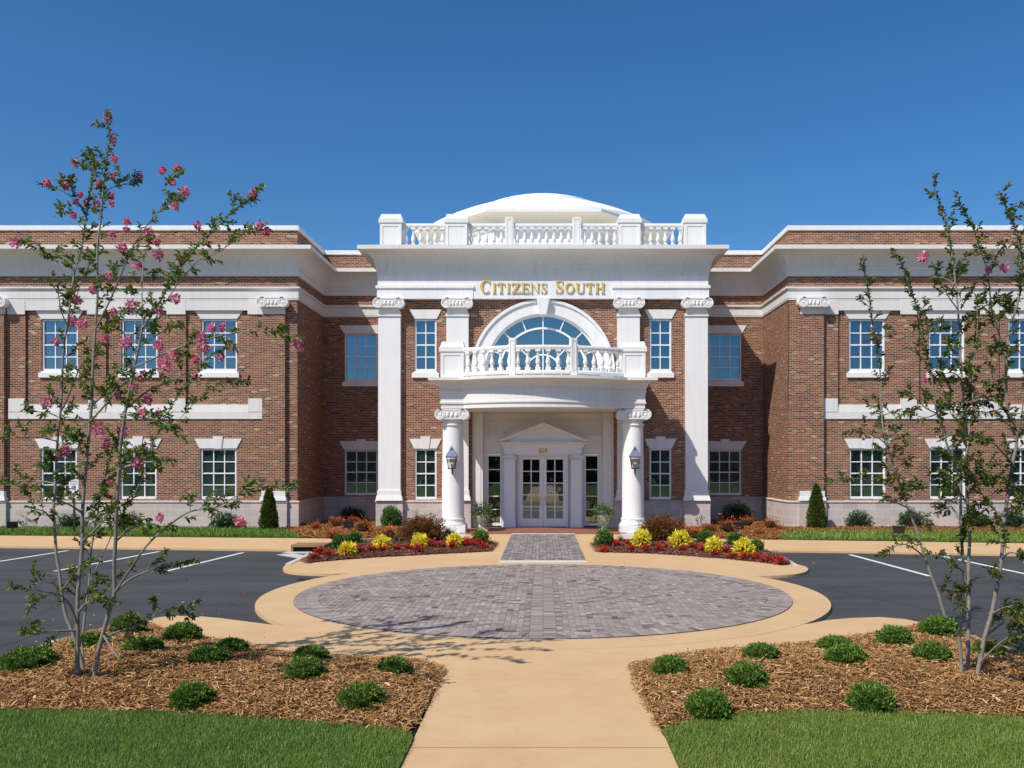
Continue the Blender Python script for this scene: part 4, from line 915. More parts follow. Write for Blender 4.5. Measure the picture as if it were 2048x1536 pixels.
# lanterns on the columns
LG = N('lantern_glass', .05, .5, (.8,.85,.85)); LG.b.inputs['Transmission Weight'].default_value = 1.0; LG.b.inputs['IOR'].default_value = 1.05
FL = N('flame', .5, .2, (.9,.3,.05)); FL.b.inputs['Emission Color'].default_value = (1,.30,.06,1); FL.b.inputs['Emission Strength'].default_value = 0.9
def lantern(loc, lab):
    t = thing('wall_lantern', lab, 'lantern', 'gas lanterns on the porch columns', loc); m = MB()
    def leg(x0, y0, x1, y1): m.tube([(x0, y0, 0), (x1, y1, .40)], .014, 4)
    for a, b in ((-1,-1),(1,-1),(1,1),(-1,1)): leg(a*.105, b*.105, a*.165, b*.165)
    for s, z, q in ((.118, 0, .03), (.18, .40, .025)):
        for sg in (-1, 1): m.box(-s, s, sg*s-.014, sg*s+.014, z-q/2, z+q/2); m.box(sg*s-.014, sg*s+.014, -s+.015, s-.015, z-q/2, z+q/2)
    m.box(-.115,.115,-.115,.115,-.02,-.014); m.box(-.02,.02,.10,.34,-.06,-.03); m.tube([(0,.30,-.05),(0,.16,-.16),(0,.03,-.19),(0,.0,-.10),(0,0,-.02)], .014, 6); m.tube([(0,.33,-.05),(0,.20,-.20),(0,.16,-.22)], .010, 6)
    m.obj('frame', IRON, t); m = MB(); m.taper((-.215,.215,-.215,.215,.415),(-.075,.075,-.075,.075,.66)); m.box(-.09,.09,-.09,.09,.661,.675); m.taper((-.045,.045,-.045,.045,.676),(-.04,.04,-.04,.04,.71)); m.taper((-.075,.075,-.075,.075,.711),(-.015,.015,-.015,.015,.77)); m.ell(0,0,.785,.018,.018,.022)
    m.obj('roof', ZINC, t)
    m = MB(); m.taper((-.098,.098,-.098,.098,.01),(-.155,.155,-.155,.155,.39)); m.obj('glass', LG.m, t)
    m = MB(); m.tube([(0,0,0),(0,0,.14)], .02, 8); m.box(-.05,.05,-.012,.012,.14,.15); m.obj('burner', simple('burner_grey', (.35,.35,.34), .5, .4), t)
    m = MB(); m.ell(-.026,0,.19,.015,.012,.04); m.ell(.026,0,.19,.015,.012,.04); m.ell(0,0,.175,.012,.012,.024); m.obj('flame', FL.m, t); return t
lantern((-3.22, 31.68, 2.29), 'black gas lantern with blue grey roof on the left porch column')
lantern((3.25, 31.68, 2.29), 'black gas lantern with blue grey roof on the right porch column')
# =============================== PLANTS ===============================
def gstops(d, m_, l): return [(0, d), (.5, m_), (.85, l), (1, tuple(min(1, q*1.5) for q in l))]
LEAF = tone_mat('boxwood_leaf', gstops((.03,.075,.012), (.10,.205,.030), (.32,.42,.08)), .5, .3, .3)
LEAF_DK = tone_mat('holly_leaf', gstops((.012,.032,.013), (.032,.080,.026), (.08,.16,.05)), .35, .12, .5)
LEAF_BR = tone_mat('bright_leaf', gstops((.02,.06,.01), (.06,.15,.02), (.16,.28,.05)), .45, .25, .4)
ARBOR = tone_mat('arborvitae_leaf', gstops((.02,.045,.008), (.06,.10,.015), (.16,.20,.03)), .6, .2, .2)
NAND = tone_mat('orange_leaf', [(0,(.04,.06,.012)),(.25,(.10,.09,.02)),(.42,(.34,.09,.025)),(.7,(.58,.13,.04)),(.92,(.74,.26,.09)),(1,(.18,.20,.04))], .55, .3, .3)
MAPLE = tone_mat('maple_leaf', [(0,(.035,.016,.005)),(.4,(.15,.055,.013)),(.75,(.27,.105,.024)),(1,(.36,.20,.045))], .55, .3, .3)
YEL = tone_mat('yellow_leaf', [(0,(.22,.26,.015)),(.18,(.62,.56,.03)),(.6,(.90,.77,.06)),(1,(.97,.90,.25))], .5, .3, .3)
RED = tone_mat('red_leaf', [(0,(.10,.014,.010)),(.35,(.40,.025,.018)),(.8,(.66,.05,.03)),(1,(.75,.16,.08))], .55, .25, .3)
LILY = tone_mat('grassy_leaf', gstops((.015,.03,.012), (.04,.075,.025), (.13,.17,.07)), .5, .2, .4)
STEM = simple('bark_twig', (.14,.10,.07), .9, .1, .2, 20)
def leafmesh(name, n, rad, L, W_, mat, shape='dome', up=.5, inner=.55, fold=.35, seedl=None, clump=.18, core=None):
    rx, ry, rz = rad; th = RNG.uniform(0, 2*pi, n)
    if shape == 'cone':
        h = RNG.uniform(0, 1, n); rr = (1-h)**.62*(1-.25*np.exp(-h*14)); k = RNG.uniform(inner, 1, n)**.6
        k *= 1+clump*np.sin(th*5+h*19)+clump*.6*np.sin(th*9-h*31)
        p = np.stack([rx*rr*k*np.cos(th), ry*rr*k*np.sin(th), rz*h], 1); nrm = np.stack([np.cos(th), np.sin(th), .8+0*h], 1)
    else:
        ph = np.arccos(RNG.uniform(-.35 if shape == 'dome' else -.9, 1, n)); k = RNG.uniform(inner, 1, n)**.5
        q1, q2, q3 = RNG.uniform(0, 6, 3); k *= 1+clump*np.sin(th*3+ph*4+q1)*np.sin(ph*5+q2)+clump*.7*np.sin(th*7-ph*9+q3)
        k = np.where(RNG.uniform(size=n) < .03, k*1.14, k)
        nrm = np.stack([np.sin(ph)*np.cos(th), np.sin(ph)*np.sin(th), np.cos(ph)], 1); p = nrm*k[:,None]*np.array([[rx, ry, rz*.74]]); p[:,2] += rz*.30
        p[:,2] = np.maximum(p[:,2], .02+RNG.uniform(0, .03, n))
    d = unit(nrm*.8+RNG.normal(0, .55, (n,3))+np.array([[0,0,up]])); ls = L*RNG.uniform(.65, 1.25, n); ws = W_*RNG.uniform(.75, 1.2, n)
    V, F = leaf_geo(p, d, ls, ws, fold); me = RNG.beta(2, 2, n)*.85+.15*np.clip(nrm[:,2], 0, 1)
    return V, F, np.repeat(np.clip(me, 0, 1), 2)
def shrub(name, lab, cat, group, loc, rad, n, L, W_, mat, core=(.012,.025,.01), **k):
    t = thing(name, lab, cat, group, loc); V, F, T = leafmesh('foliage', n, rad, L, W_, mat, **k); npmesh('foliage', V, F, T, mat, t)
    m = MB(); h = rad[2]
    if k.get('shape') == 'cone': m.lathe(0, 0, [(.03,-.05),(rad[0]*.55,.05),(rad[0]*.62,h*.25),(rad[0]*.45,h*.6),(rad[0]*.15,h*.88)], 10)
    else:
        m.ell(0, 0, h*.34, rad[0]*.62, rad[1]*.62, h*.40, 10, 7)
        for q in range(5): a = q*1.26; m.tube([(0,0,-.06),(rad[0]*.3*cos(a), rad[1]*.3*sin(a), h*.3)], .012, 5)
    m.obj('branches', CORE, t); return t  # solid dark core stands in for shade inside the leaves; thin tubes are branches
CORE = simple('dark_core_branches', (.018,.022,.012), .95, .05, .3, 15)
def gz(hf, x, y): return float(hf(np.array([x]), np.array([y]))[0])
def at(hf, px, pyb, zg=.12):
    x, y, _ = P(px, pyb, zg); return x, y, gz(hf, x, y)
# --- near boxwoods ---
protoB = None; GB = 'low round boxwoods in the front beds'
def boxwood(hf, px, y0, y1, w, lab):
    global protoB
    x, y, z = at(hf, px, y1-4, .17); s = FPX/y; W2 = w*.94/s/2; H = (y1-y0)/s*.92
    if len(protos) < 7:
        o = shrub('boxwood', lab, 'shrub', GB, (x, y+W2*.55, z-.03), (W2, W2, H), int(RNG.uniform(4200, 5600)), .031, .018, LEAF, inner=.62, clump=float(RNG.uniform(.07,.17)), fold=.5); protos.append((o, W2, H)); return o
    o, w0, h0 = protos[RNG.integers(0, 7)]; return copy_tree(o, (x, y+W2*.55, z-.03), float(RNG.uniform(0, 6)), (W2/w0, W2/w0, H/h0), lab)
protos = []
for px, y0, y1, w, lab in ((720,1358,1401,90,'low round boxwood nearest the lawn at the right of the left bed'),
    (785,1307,1339,66,'small boxwood closest to the path corner at the right end of the left bed'),
    (605,1318,1360,78,'boxwood right of centre in the left bed, just in front of another one'),
    (618,1286,1318,74,'boxwood at the pavement edge of the left bed, half hidden by one in front'),
    (374,1346,1394,84,'large bright boxwood nearest the lawn in the middle of the left bed'),
    (407,1298,1331,78,'shaded boxwood in the middle of the left bed, behind the large bright one'),
    (454,1274,1303,68,'small boxwood at the pavement edge behind the shaded middle one in the left bed'),
    (277,1281,1310,76,'dark boxwood just right of the left tree trunks'),
    (357,1242,1278,74,'upright boxwood standing against the tan apron at the back of the left bed'),
    (248,1226,1264,66,'boxwood at the parking edge behind the right trunk of the left tree'),
    (45,1298,1340,104,'wide dark boxwood at the far left edge of the left bed'),
    (172,1262,1292,70,'boxwood hidden behind the trunks of the left tree')): boxwood(hfL, px, y0, y1, w, lab)
for px, y0, y1, w, lab in ((1343,1303,1339,70,'boxwood at the path corner of the right bed, leftmost of the right bed'),
    (1422,1358,1412,88,'large boxwood nearest the lawn at the left of the right bed'),
    (1498,1320,1367,82,'round boxwood left of centre in the right bed, between front and back rows'),
    (1527,1289,1323,72,'small boxwood at the tan pavement edge behind the round one in the right bed'),
    (1678,1273,1303,72,'boxwood at the pavement edge of the right bed, behind a wider one'),
    (1699,1299,1334,82,'wide boxwood directly in front of the one at the pavement edge in the right bed'),
    (1752,1343,1397,90,'largest boxwood in the middle of the right bed nearest the lawn'),
    (1796,1253,1292,70,'boxwood on the pavement edge at the back of the right bed, left of the tree'),
    (1870,1288,1326,76,'dark boxwood just left of the right tree trunks'),
    (1887,1232,1271,78,'boxwood at the parking corner of the right bed, behind a thin leaning stem'),
    (1984,1279,1307,64,'small boxwood between the trunks and the kerb, right of the right tree')): boxwood(hfR, px, y0, y1, w, lab)
# --- shrubs along the building ---
def far_shrub(name, lab, cat, group, hf, px, y0, y1, w, n, L, W_, mat, **k):
    x, y, z = at(hf, px, y1-1.5, .13); s = FPX/y; W2 = w/s/2; H = (y1-y0)/s*(1.0 if k.get('shape') == 'cone' else .93)
    return shrub(name, lab, cat, group, (x, y+min(W2*.5, .3), z-.02), (W2, W2, H), n, L, W_, mat, **k)
GH = 'dark round shrubs against the stone plinth'
for px, y0, y1, w, lab in ((53,1025,1051,52,'dark round shrub against the plinth under the leftmost ground floor window'),
    (137,1027,1053,50,'dark round shrub right of the parking sign post'), (248,1024,1053,50,'dark round shrub against the plinth behind the right trunk of the left tree'),
    (445,1027,1055,48,'dark round shrub beside a pink flowering shrub under the left wing window'), (701,1016,1040,46,'double headed dark shrub in the left recess under the window')):
    far_shrub('round_shrub', lab, 'shrub', GH, hfFL, px, y0-2, y1, w*1.05, 1500, .08, .035, LEAF_DK, clump=.25)
for px, y0, y1, w, lab in ((1722,1024,1054,46,'neat dark round shrub between the right arborvitae and the flood light'), (1830,1025,1054,50,'dark round shrub behind the thin leaning stem of the right wing'),
    (1958,1026,1055,52,'dark round shrub behind the main trunks of the right tree'), (2034,1025,1056,52,'dark round shrub at the far right edge against the plinth'), (1478,1007,1041,52,'broad dark shrub in the right recess under the window')):
    far_shrub('round_shrub', lab, 'shrub', GH, hfFR, px, y0-2, y1, w*1.05, 1500, .08, .035, LEAF_DK, clump=.25)
GH2 = 'bright green upright shrubs beside the porch'
for hf, px, y0, y1, w, lab in ((hfFL,780,1012,1053,34,'bright green upright shrub in front of the left corner pilaster'), (hfFL,845.5,1012,1047,34,'bright green upright shrub behind the left japanese maple'),
    (hfFR,1332,1013,1049,35,'darker green upright shrub behind the right japanese maple'), (hfFR,1399,1014,1051,34,'bright green upright shrub in front of the right corner pilaster')):
    far_shrub('upright_shrub', lab, 'shrub', GH2, hf, px, y0-3, y1, w*1.12, 2000, .09, .045, LEAF_BR, clump=.12, shape='round', inner=.5)
far_shrub('arborvitae', 'dark columnar conifer shrub in front of the last pilaster of the left wing', 'conifer', 'columnar conifers by the wing pilasters', hfFL, 535, 976, 1057, 38, 6000, .09, .03, ARBOR, shape='cone', clump=.12, inner=.7)
far_shrub('arborvitae', 'yellow green conical conifer shrub in front of the first pilaster of the right wing', 'conifer', 'columnar conifers by the wing pilasters', hfFR, 1636, 970, 1056, 40, 6000, .09, .03, ARBOR, shape='cone', clump=.12, inner=.7)
far_shrub('pink_shrub', 'small bright pink flowering shrub under the left wing window', 'shrub', None, hfFL, 480, 1029, 1052, 22, 500, .07, .045, tone_mat('pink_bloom', [(0,(.18,.02,.07)),(.6,(.55,.06,.24)),(1,(.8,.3,.5))], .6, .3))
GN = 'orange nandina shrubs in the building beds'
NN = [(hfFL,672,1034,1057,42,'upper left one of the orange shrubs in the left recess'),(hfFL,723,1037,1066,48,'reddest and largest orange shrub right of the left flood light'),(hfFL,662,1054,1072,30,'small orange green shrub at the grass end in the left bed'),
 (hfFL,631,1044,1060,24,'sparse little orange shrub nearest the left wing corner'),(hfFL,777,1049,1072,44,'orange green shrub between the left corner pilaster and the maple'),(hfFL,702,1033,1048,34,'orange shrub under the dark shrub in the left recess'),(hfFL,608,1042,1052,20,'tiny brown orange shrub beside the left wing corner'),
 (hfFR,1457,1034,1067,52,'large orange shrub just left of the right flood light'),(hfFR,1496,1033,1056,46,'orange shrub in front of the broad dark shrub in the right recess'),(hfFR,1543,1033,1059,44,'reddest orange shrub against the right wing corner'),
 (hfFR,1386,1048,1072,52,'dark orange shrub in front of the right corner pilaster'),(hfFR,1420,1046,1066,40,'orange shrub between the right corner pilaster and the recess'),(hfFR,1357,1045,1064,34,'greenish orange shrub between the right maple and the pilaster'),(hfFR,1520,1060,1070,22,'tiny brownish shrub on bare mulch right of the right flood light')]
for hf, px, y0, y1, w, lab in NN:
    far_shrub('nandina', lab, 'shrub', GN, hf, px, y0+1, y1-1, w*.82, int(7*w+60), .085, .03, NAND, clump=.45, inner=.2, up=.9)
# island beds
def isl(name, lab, cat, group, px, y0, y1, w, n, L, W_, mat, **k): return far_shrub(name, lab, cat, group, hfIL if px < CX else hfIR, px, y0, y1, w, n, L, W_, mat, **k)
for px, y0, y1, w, lab in ((841,1035,1084,84,'bronze brown cut leaf japanese maple mound left of the porch'),(1325,1035,1083,84,'bronze brown cut leaf japanese maple mound right of the porch')):
    isl('japanese_maple', lab, 'shrub', 'japanese maples beside the porch', px, y0, y1, w, 6500, .11, .022, MAPLE, clump=.28, inner=.35, up=-.25)
GY = 'yellow leaved plants in the flower beds'
for px, y0, y1, w, lab in ((694,1083,1108,33,'small yellow plant, farthest from the porch in the left flower bed'),(762,1072,1099,36,'yellow plant second from the parking lot in the left flower bed'),(839,1067,1096,34,'yellow plant in front of the left japanese maple'),(909,1068,1094,30,'yellow plant nearest the left porch column'),
    (1284,1057,1094,39,'tall yellow plant nearest the right porch column'),(1362,1063,1096,46,'widest yellow plant, in front of the right japanese maple'),(1429,1073,1104,32,'narrow pointed yellow plant between two wide ones in the right flower bed'),(1490,1073,1110,40,'bright yellow plant nearest the parking lot in the right flower bed')):
    isl('yellow_plant', lab, 'plant', GY, px, y0+2, y1, w*.86, 480, .12, .05, YEL, clump=.1, inner=.55, up=-.1)
GG = 'small green plants in the flower beds'
for px, y0, y1, w, lab, mt in ((677,1069,1097,30,'green shrub at the pavement corner behind the leftmost yellow plant',LEAF_BR),(708,1065,1088,27,'green shrub right behind the leftmost yellow plant, by the left flood light',LEAF_BR),(961,1060,1085,29,'olive green shrub in front of the left urn',LEAF),
    (1209,1057,1092,34,'dense green shrub in front of the right urn',LEAF_BR),(1412,1062,1088,30,'green shrub behind the narrow yellow plant',LEAF_BR),(1472,1065,1088,29,'green shrub behind the rightmost yellow plant',LEAF_BR),(1514,1080,1101,24,'sparse green shrub right of the rightmost yellow plant',LEAF)):
    isl('green_shrub', lab, 'shrub', GG, px, y0, y1, w, 900, .085, .03, mt, clump=.2, up=.8)
GR = 'red bedding flowers edging the flower beds'
def ordn(i): return ['first','second','third','fourth','fifth','sixth','seventh','eighth','ninth','tenth','eleventh','twelfth','thirteenth','fourteenth','fifteenth','sixteenth','seventeenth','eighteenth'][i]
redp = None
L_ = [(968,1095),(957,1088),(947,1093),(936,1090),(925,1094),(904,1096),(883,1096),(863,1096),(837,1101),(816.7,1099),(792,1100),(765,1102),(742.6,1103),(719,1105),(691,1109),(657,1111),(641,1106),(627,1115)]
R_ = [(1207,1098),(1224,1090),(1234,1094),(1255,1092),(1263,1098),(1291,1099),(1317,1099),(1335,1096),(1365,1100),(1386.6,1099),(1407,1102),(1429,1107),(1451,1106),(1467,1111),(1487,1113),(1511,1115),(1533,1118),(1560,1122)]
for side, lst, hf in (('left', L_, hfIL), ('right', R_, hfIR)):
    for i, (px, yb) in enumerate(lst):
        x, y, z = at(hf, px, yb, .10); lab = 'red flower clump, %s from the paver walk in the %s flower bed' % (ordn(i), side)
        if redp is None or (i % 6 == 0):
            redp = shrub('red_flowers', lab, 'flowers', GR, (x, y, z-.01), (.115, .115, .17), 95, .065, .04, RED, clump=.35, inner=.3, up=.6)
        else: s = float(RNG.uniform(.8, 1.15)); copy_tree(redp, (x, y, z-.01), float(RNG.uniform(0, 6)), (s*float(RNG.uniform(.85,1.25)), s, s*float(RNG.uniform(.8,1.15))), lab)
def tuft(name, lab, px, yb, h, n, spread):
    hf = hfIL if px < CX else hfIR; x, y, z = at(hf, px, yb, .10); a = RNG.uniform(0, 2*pi, n); el = RNG.uniform(.45, 1.35, n)
    b = np.stack([RNG.normal(0,.04,n), RNG.normal(0,.04,n), np.zeros(n)], 1); d = np.stack([np.cos(a)*np.cos(el), np.sin(a)*np.cos(el), np.sin(el)], 1)*h*RNG.uniform(.7,1.1,n)[:,None]
    s = np.stack([-np.sin(a), np.cos(a), 0*a], 1)*spread; V = np.stack([b-s, b+s, b+d*.6+s, b+d*.6-s, b+d-[0,0,h*.15]], 1).reshape(-1, 3); i = np.arange(n)[:,None]*5
    F = np.concatenate([i+np.array([[0,1,2]]), i+np.array([[0,2,3]]), i+np.array([[3,2,4]])], 1).reshape(-1, 3)
    o = npmesh(name, V, F, np.repeat(RNG.uniform(0,1,n), 3), LILY); o.location = (x, y, z-.01); tag(o, lab, 'plant', 'spiky plants in the flower beds')
tuft('spiky_plant', 'large spiky green plant at the foot of the left porch column', 897, 1080, .55, 90, .014)
tuft('spiky_plant', 'row of low spiky grass between two yellow plants of the left flower bed', 795, 1088, .30, 70, .008)
tuft('spiky_plant', 'small grass tuft between the two leftmost yellow plants', 724, 1089, .26, 45, .008)
tuft('spiky_plant', 'low spiky grass left of the tallest yellow plant by the right column', 1243, 1083, .26, 50, .008)
tuft('spiky_plant', 'small grass tuft left of the rightmost yellow plant', 1455, 1092, .26, 50, .008)
tuft('spiky_plant', 'isolated grass tuft near the parking tip of the right flower bed', 1546, 1114, .28, 40, .008)
# --- planters ---
for sx_, lab, pk in ((-2.17, 'pale stone urn with trailing green plants and pink flowers left of the entrance', 1), (2.20, 'pale stone urn with trailing green plants and pink flowers right of the entrance', 0)):
    t = thing('planter', lab, 'planter', 'urns beside the entrance', (sx_, 32.55, .012)); m = MB()
    m.box(-.17,.17,-.17,.17,0,.07); m.lathe(0, 0, [(.13,.071),(.07,.12),(.065,.17),(.10,.21),(.19,.30),(.235,.42),(.245,.50),(.27,.54),(.275,.57),(.22,.571)], 20); m.obj('urn', CONC, t, 40)
    V, F, T = leafmesh('f', 900, (.36,.36,.46), .075, .032, LEAF_BR, clump=.35, inner=.25, up=.3); V[:,2] += .50; npmesh('foliage', V, F, T, LEAF_BR, t)
    n = 340; a = RNG.uniform(0, 2*pi, n); h = RNG.uniform(0, 1, n); b = np.stack([.31*np.cos(a)*(1-.25*h), .31*np.sin(a)*(1-.25*h), .60-h*.52*(.5+.5*np.sin(a*3)**2)], 1)
    V, F = leaf_geo(b, np.stack([np.cos(a), np.sin(a), -.9+0*a], 1)+RNG.normal(0,.4,(n,3)), .06, .03); npmesh('trailing_leaves', V, F, np.repeat(RNG.uniform(.2,1,n), 2), LEAF_BR, t)
    n = 40; a = RNG.uniform(0, 2*pi, n); b = np.stack([RNG.uniform(.15,.45,n)*np.cos(a), RNG.uniform(.15,.45,n)*np.sin(a), RNG.uniform(.55,.95,n)], 1)
    V, F = leaf_geo(b, RNG.normal(0,1,(n,3)), .055, .05); npmesh('flowers', V, F, np.repeat(RNG.uniform(0,1,n), 2), tone_mat('pink_petal', [(0,(.55,.12,.28)),(1,(.8,.45,.55))], .6, .2), t)

# =============================== CRAPE MYRTLES ===============================
BARK = N('crape_bark', .7, .3); _n = BARK.noise(9, 4, .6); _mp = BARK.n('ShaderNodeMapping'); BARK.base(BARK.ramp(_n.outputs[0], [(.32,(.15,.125,.105)),(.46,(.27,.23,.19)),(.56,(.21,.20,.185)),(.68,(.36,.30,.25))])); BARK = BARK.m
CL_L = tone_mat('crape_leaf', [(0,(.03,.065,.010)),(.4,(.095,.17,.024)),(.68,(.18,.25,.040)),(.84,(.23,.17,.035)),(1,(.40,.24,.06))], .5, .35, .35)
CL_R = tone_mat('crape_leaf_bronze', [(0,(.026,.045,.010)),(.35,(.075,.125,.020)),(.58,(.13,.20,.030)),(.75,(.19,.11,.035)),(1,(.33,.16,.06))], .5, .35, .35)
BLOOM = tone_mat('crape_bloom', [(0,(.30,.05,.12)),(.3,(.72,.13,.30)),(.75,(.90,.33,.48)),(1,(.95,.66,.62))], .6, .3, .2)
TWIG = simple('crape_twig', (.13,.085,.065), .7, .25, .25, 15)
def catmull(pts, n=5):
    out = []; k = len(pts); p = [np.array(q, float) for q in pts]
    for i in range(k-1):
        a, b, c, d = p[max(i-1,0)], p[i], p[i+1], p[min(i+2,k-1)]
        for t in np.arange(n)/n: out.append(.5*((2*b)+(-a+c)*t+(2*a-5*b+4*c-d)*t*t+(-a+3*b-3*c+d)*t**3))
    out.append(p[-1]); return out
def crape(lab, loc_px, D0, mains, sides, blooms, cl, seed, bare, dens=1.0, leafL=.062):
    rng = random.Random(seed); nodes = []     # (px, py, D, r)
    bx, by, _ = PD(loc_px[0], loc_px[1], D0); root = thing('crape_myrtle', lab, 'tree', 'young crape myrtles in the front beds', (bx, by, 0))
    allb = []
    def line(pts, Ds, r0, r1):
        q = catmull([(x, y, D) for (x, y), D in zip(pts, Ds)]); n = len(q); L = []
        for i, (x, y, D) in enumerate(q):
            f = i/(n-1); r = r0*(1-f)**1.0+r1*f; L.append((Vector(PD(x, y, D)), r, f)); nodes.append((x, y, D, r))
        allb.append((L, r0)); return L
    base_off = Vector((bx, by, 0))
    for pts, dend, r0 in mains:
        r0 *= .86
        n = len(pts); m = MB(); L = line(pts, [D0+dend[0]+(dend[1]-dend[0])*(i/(n-1)) for i in range(n)], r0, .005)
        m.tube([p-base_off for p, r, f in L], [r for p, r, f in L], 8); m.obj('trunk', BARK, root, 60)
    m = MB(); mb = MB()
    for pts, dd in sides:
        x, y = pts[0]; nd = min(nodes, key=lambda q: (q[0]-x)**2+(q[1]-y)**2); n = len(pts); pts2 = [(nd[0], nd[1])]+list(pts[1:])
        r0 = min(nd[3]*.72, .015); L = line(pts2, [nd[2]+dd*(i/(n-1)) for i in range(n)], r0, .003)
        mb.tube([p-base_off for p, r, f in L], [r for p, r, f in L], 6)
    mb.obj('branches', BARK, root, 60)
    C = []; Dr = []; ends = []; TP = []
    def leaves_along(pts, r, every, tw=False):
        acc = 0; tot_ = sum((b-a).length for a, b in zip(pts[:-1], pts[1:])) or 1; run = 0
        for a, b in zip(pts[:-1], pts[1:]):
            seg = (b-a); l = seg.length
            if l < 1e-6: continue
            t = seg.normalized(); acc += l; run += l
            while acc > every:
                acc -= every; p = b-seg*(acc/l)
                o = t.cross(Vector((0,0,1))); o = o.normalized() if o.length > .05 else t.orthogonal().normalized(); w = t.cross(o); an = rng.gauss(0, .75)
                for sgn in (0, pi):
                    d = (o*cos(an+sgn)+w*sin(an+sgn))*rng.uniform(.7,1.1)+t*rng.uniform(.3,.9)+Vector((0,0,rng.uniform(-.1,.35)))
                    C.append(p); Dr.append(d); TP.append(run/tot_ if tw else .6)
    def twig(p, d, ln, depth=0):
        pts = [p]; q = p.copy(); dd = d.normalized(); k = 5
        for i in range(k):
            dd = (dd+Vector((rng.gauss(0,.16), rng.gauss(0,.16), rng.gauss(.05,.12)))).normalized(); q = q+dd*(ln/k); pts.append(q.copy())
        m.tube([x-base_off for x in pts], [.0035*(1-.6*i/k) for i in range(k+1)], 4)
        leaves_along(pts[1:], 0, .024/dens, True); ends.append(pts[-1])
        if depth == 0 and ln > .2:
            for _ in range(rng.choice((1,2,2,3))):
                i = rng.randint(1, k-1); s = Vector((rng.gauss(0,1), rng.gauss(0,1), rng.gauss(0,.6))).normalized(); twig(pts[i], dd*.6+s*.8, ln*rng.uniform(.4,.65), 1)
    for L, r0 in allb:
        pts = [p for p, r, f in L]; tot = sum((b-a).length for a, b in zip(pts[:-1], pts[1:])); main = r0 > .014
        s = 0; nxt = tot*(bare if main else .22)
        for (a, ra, fa), (b, rb_, fb) in zip(L[:-1], L[1:]):
            l = (b-a).length; s += l
            while s > nxt:
                t = (b-a).normalized(); v = Vector((rng.gauss(0,1), rng.gauss(0,1), rng.gauss(0,.5))); v = (v-t*v.dot(t)).normalized()
                frac = nxt/tot; ln = (.34 if main else .24)*(1.08-frac*.62)*rng.uniform(.55, 1.25)
                twig(b-(b-a)*((s-nxt)/l), v*.9+t*.75+Vector((0,0,.15)), ln)
                nxt += (.145 if main else .12)/dens*rng.uniform(.6, 1.5)
        k = int(len(pts)*.74); leaves_along(pts[k:], 0, .022)
    m.obj('twig', TWIG, root, 60)['kind'] = 'stuff'
    C = np.array([tuple(c-base_off) for c in C]); Dr = np.array([tuple(d) for d in Dr]); n = len(C)
    V, F = leaf_geo(C, Dr, leafL*RNG.uniform(.6, 1.25, n), leafL*.46*RNG.uniform(.8, 1.2, n), .45, True, 1.6)
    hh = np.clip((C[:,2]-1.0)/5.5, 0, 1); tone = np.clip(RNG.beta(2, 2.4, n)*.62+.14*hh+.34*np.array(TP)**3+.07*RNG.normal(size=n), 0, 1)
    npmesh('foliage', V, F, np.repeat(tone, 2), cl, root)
    for i, (x, y, rp) in enumerate(blooms):
        nd = min(nodes, key=lambda q: (q[0]-x)**2+(q[1]-y)**2); R = rp*.88/FPX*nd[2]; c = np.array(tuple(Vector(PD(x, y, nd[2]))-base_off)); n = int(30+R*2000)
        u = unit(RNG.normal(size=(n,3)))*RNG.uniform(.25,1,n)[:,None]**.5*R*np.array([[1.0,1.0,1.15]]); sub = c+np.array([[RNG.normal(0,R*.3),0,RNG.normal(0,R*.2)]])
        V, F = leaf_geo(sub+u*(1+.35*np.sin(u[:,[0]]*140)), unit(u)+RNG.normal(0,.6,(n,3)), .026*RNG.uniform(.7,1.3,n), .024, .6)
        npmesh('flower_cluster', V, F, np.repeat(RNG.beta(2,1.6,n), 2), BLOOM, root)
    return root
LM = [  # stems of the left tree, traced as they stand (photo px), depth drift, base radius
 ([(163,1366),(155,1335),(155,1284),(155,1226),(156,1183),(160,1140),(165,1083),(165,1026),(169,969),(176,890),(183,812),(186,734),(189,687),(191,650),(195,594),(195,500),(199,460),(204,419),(207,367),(210,335),(217,294),(220,269),(213,240)], (0,.25), .030),
 ([(172,1362),(160,1310),(143,1261),(130,1226),(123,1183),(119,1146),(113,1112),(110,1069),(107,1026),(110,983),(112,940),(116,869),(122,812),(125,734),(128,694),(134,650),(142,594),(147,556),(153,531),(160,508),(169,460),(175,412),(181,377),(187,335),(180,300)], (.15,.75), .024),
 ([(188,1363),(195,1312),(206,1269),(219,1221),(229,1186),(228,1140),(231,1083),(233,1026),(238,940),(242,884),(250,828),(259,781),(269,734),(278,694),(285,656),(289,652),(312,616),(341,566),(378,512),(424,463),(463,427),(509,388)], (-.1,-.5), .031),
 ([(168,1358),(165,1284),(172,1212),(179,1155),(183,1098),(198,1012),(219,916),(237,875)], (.2,.9), .018)]
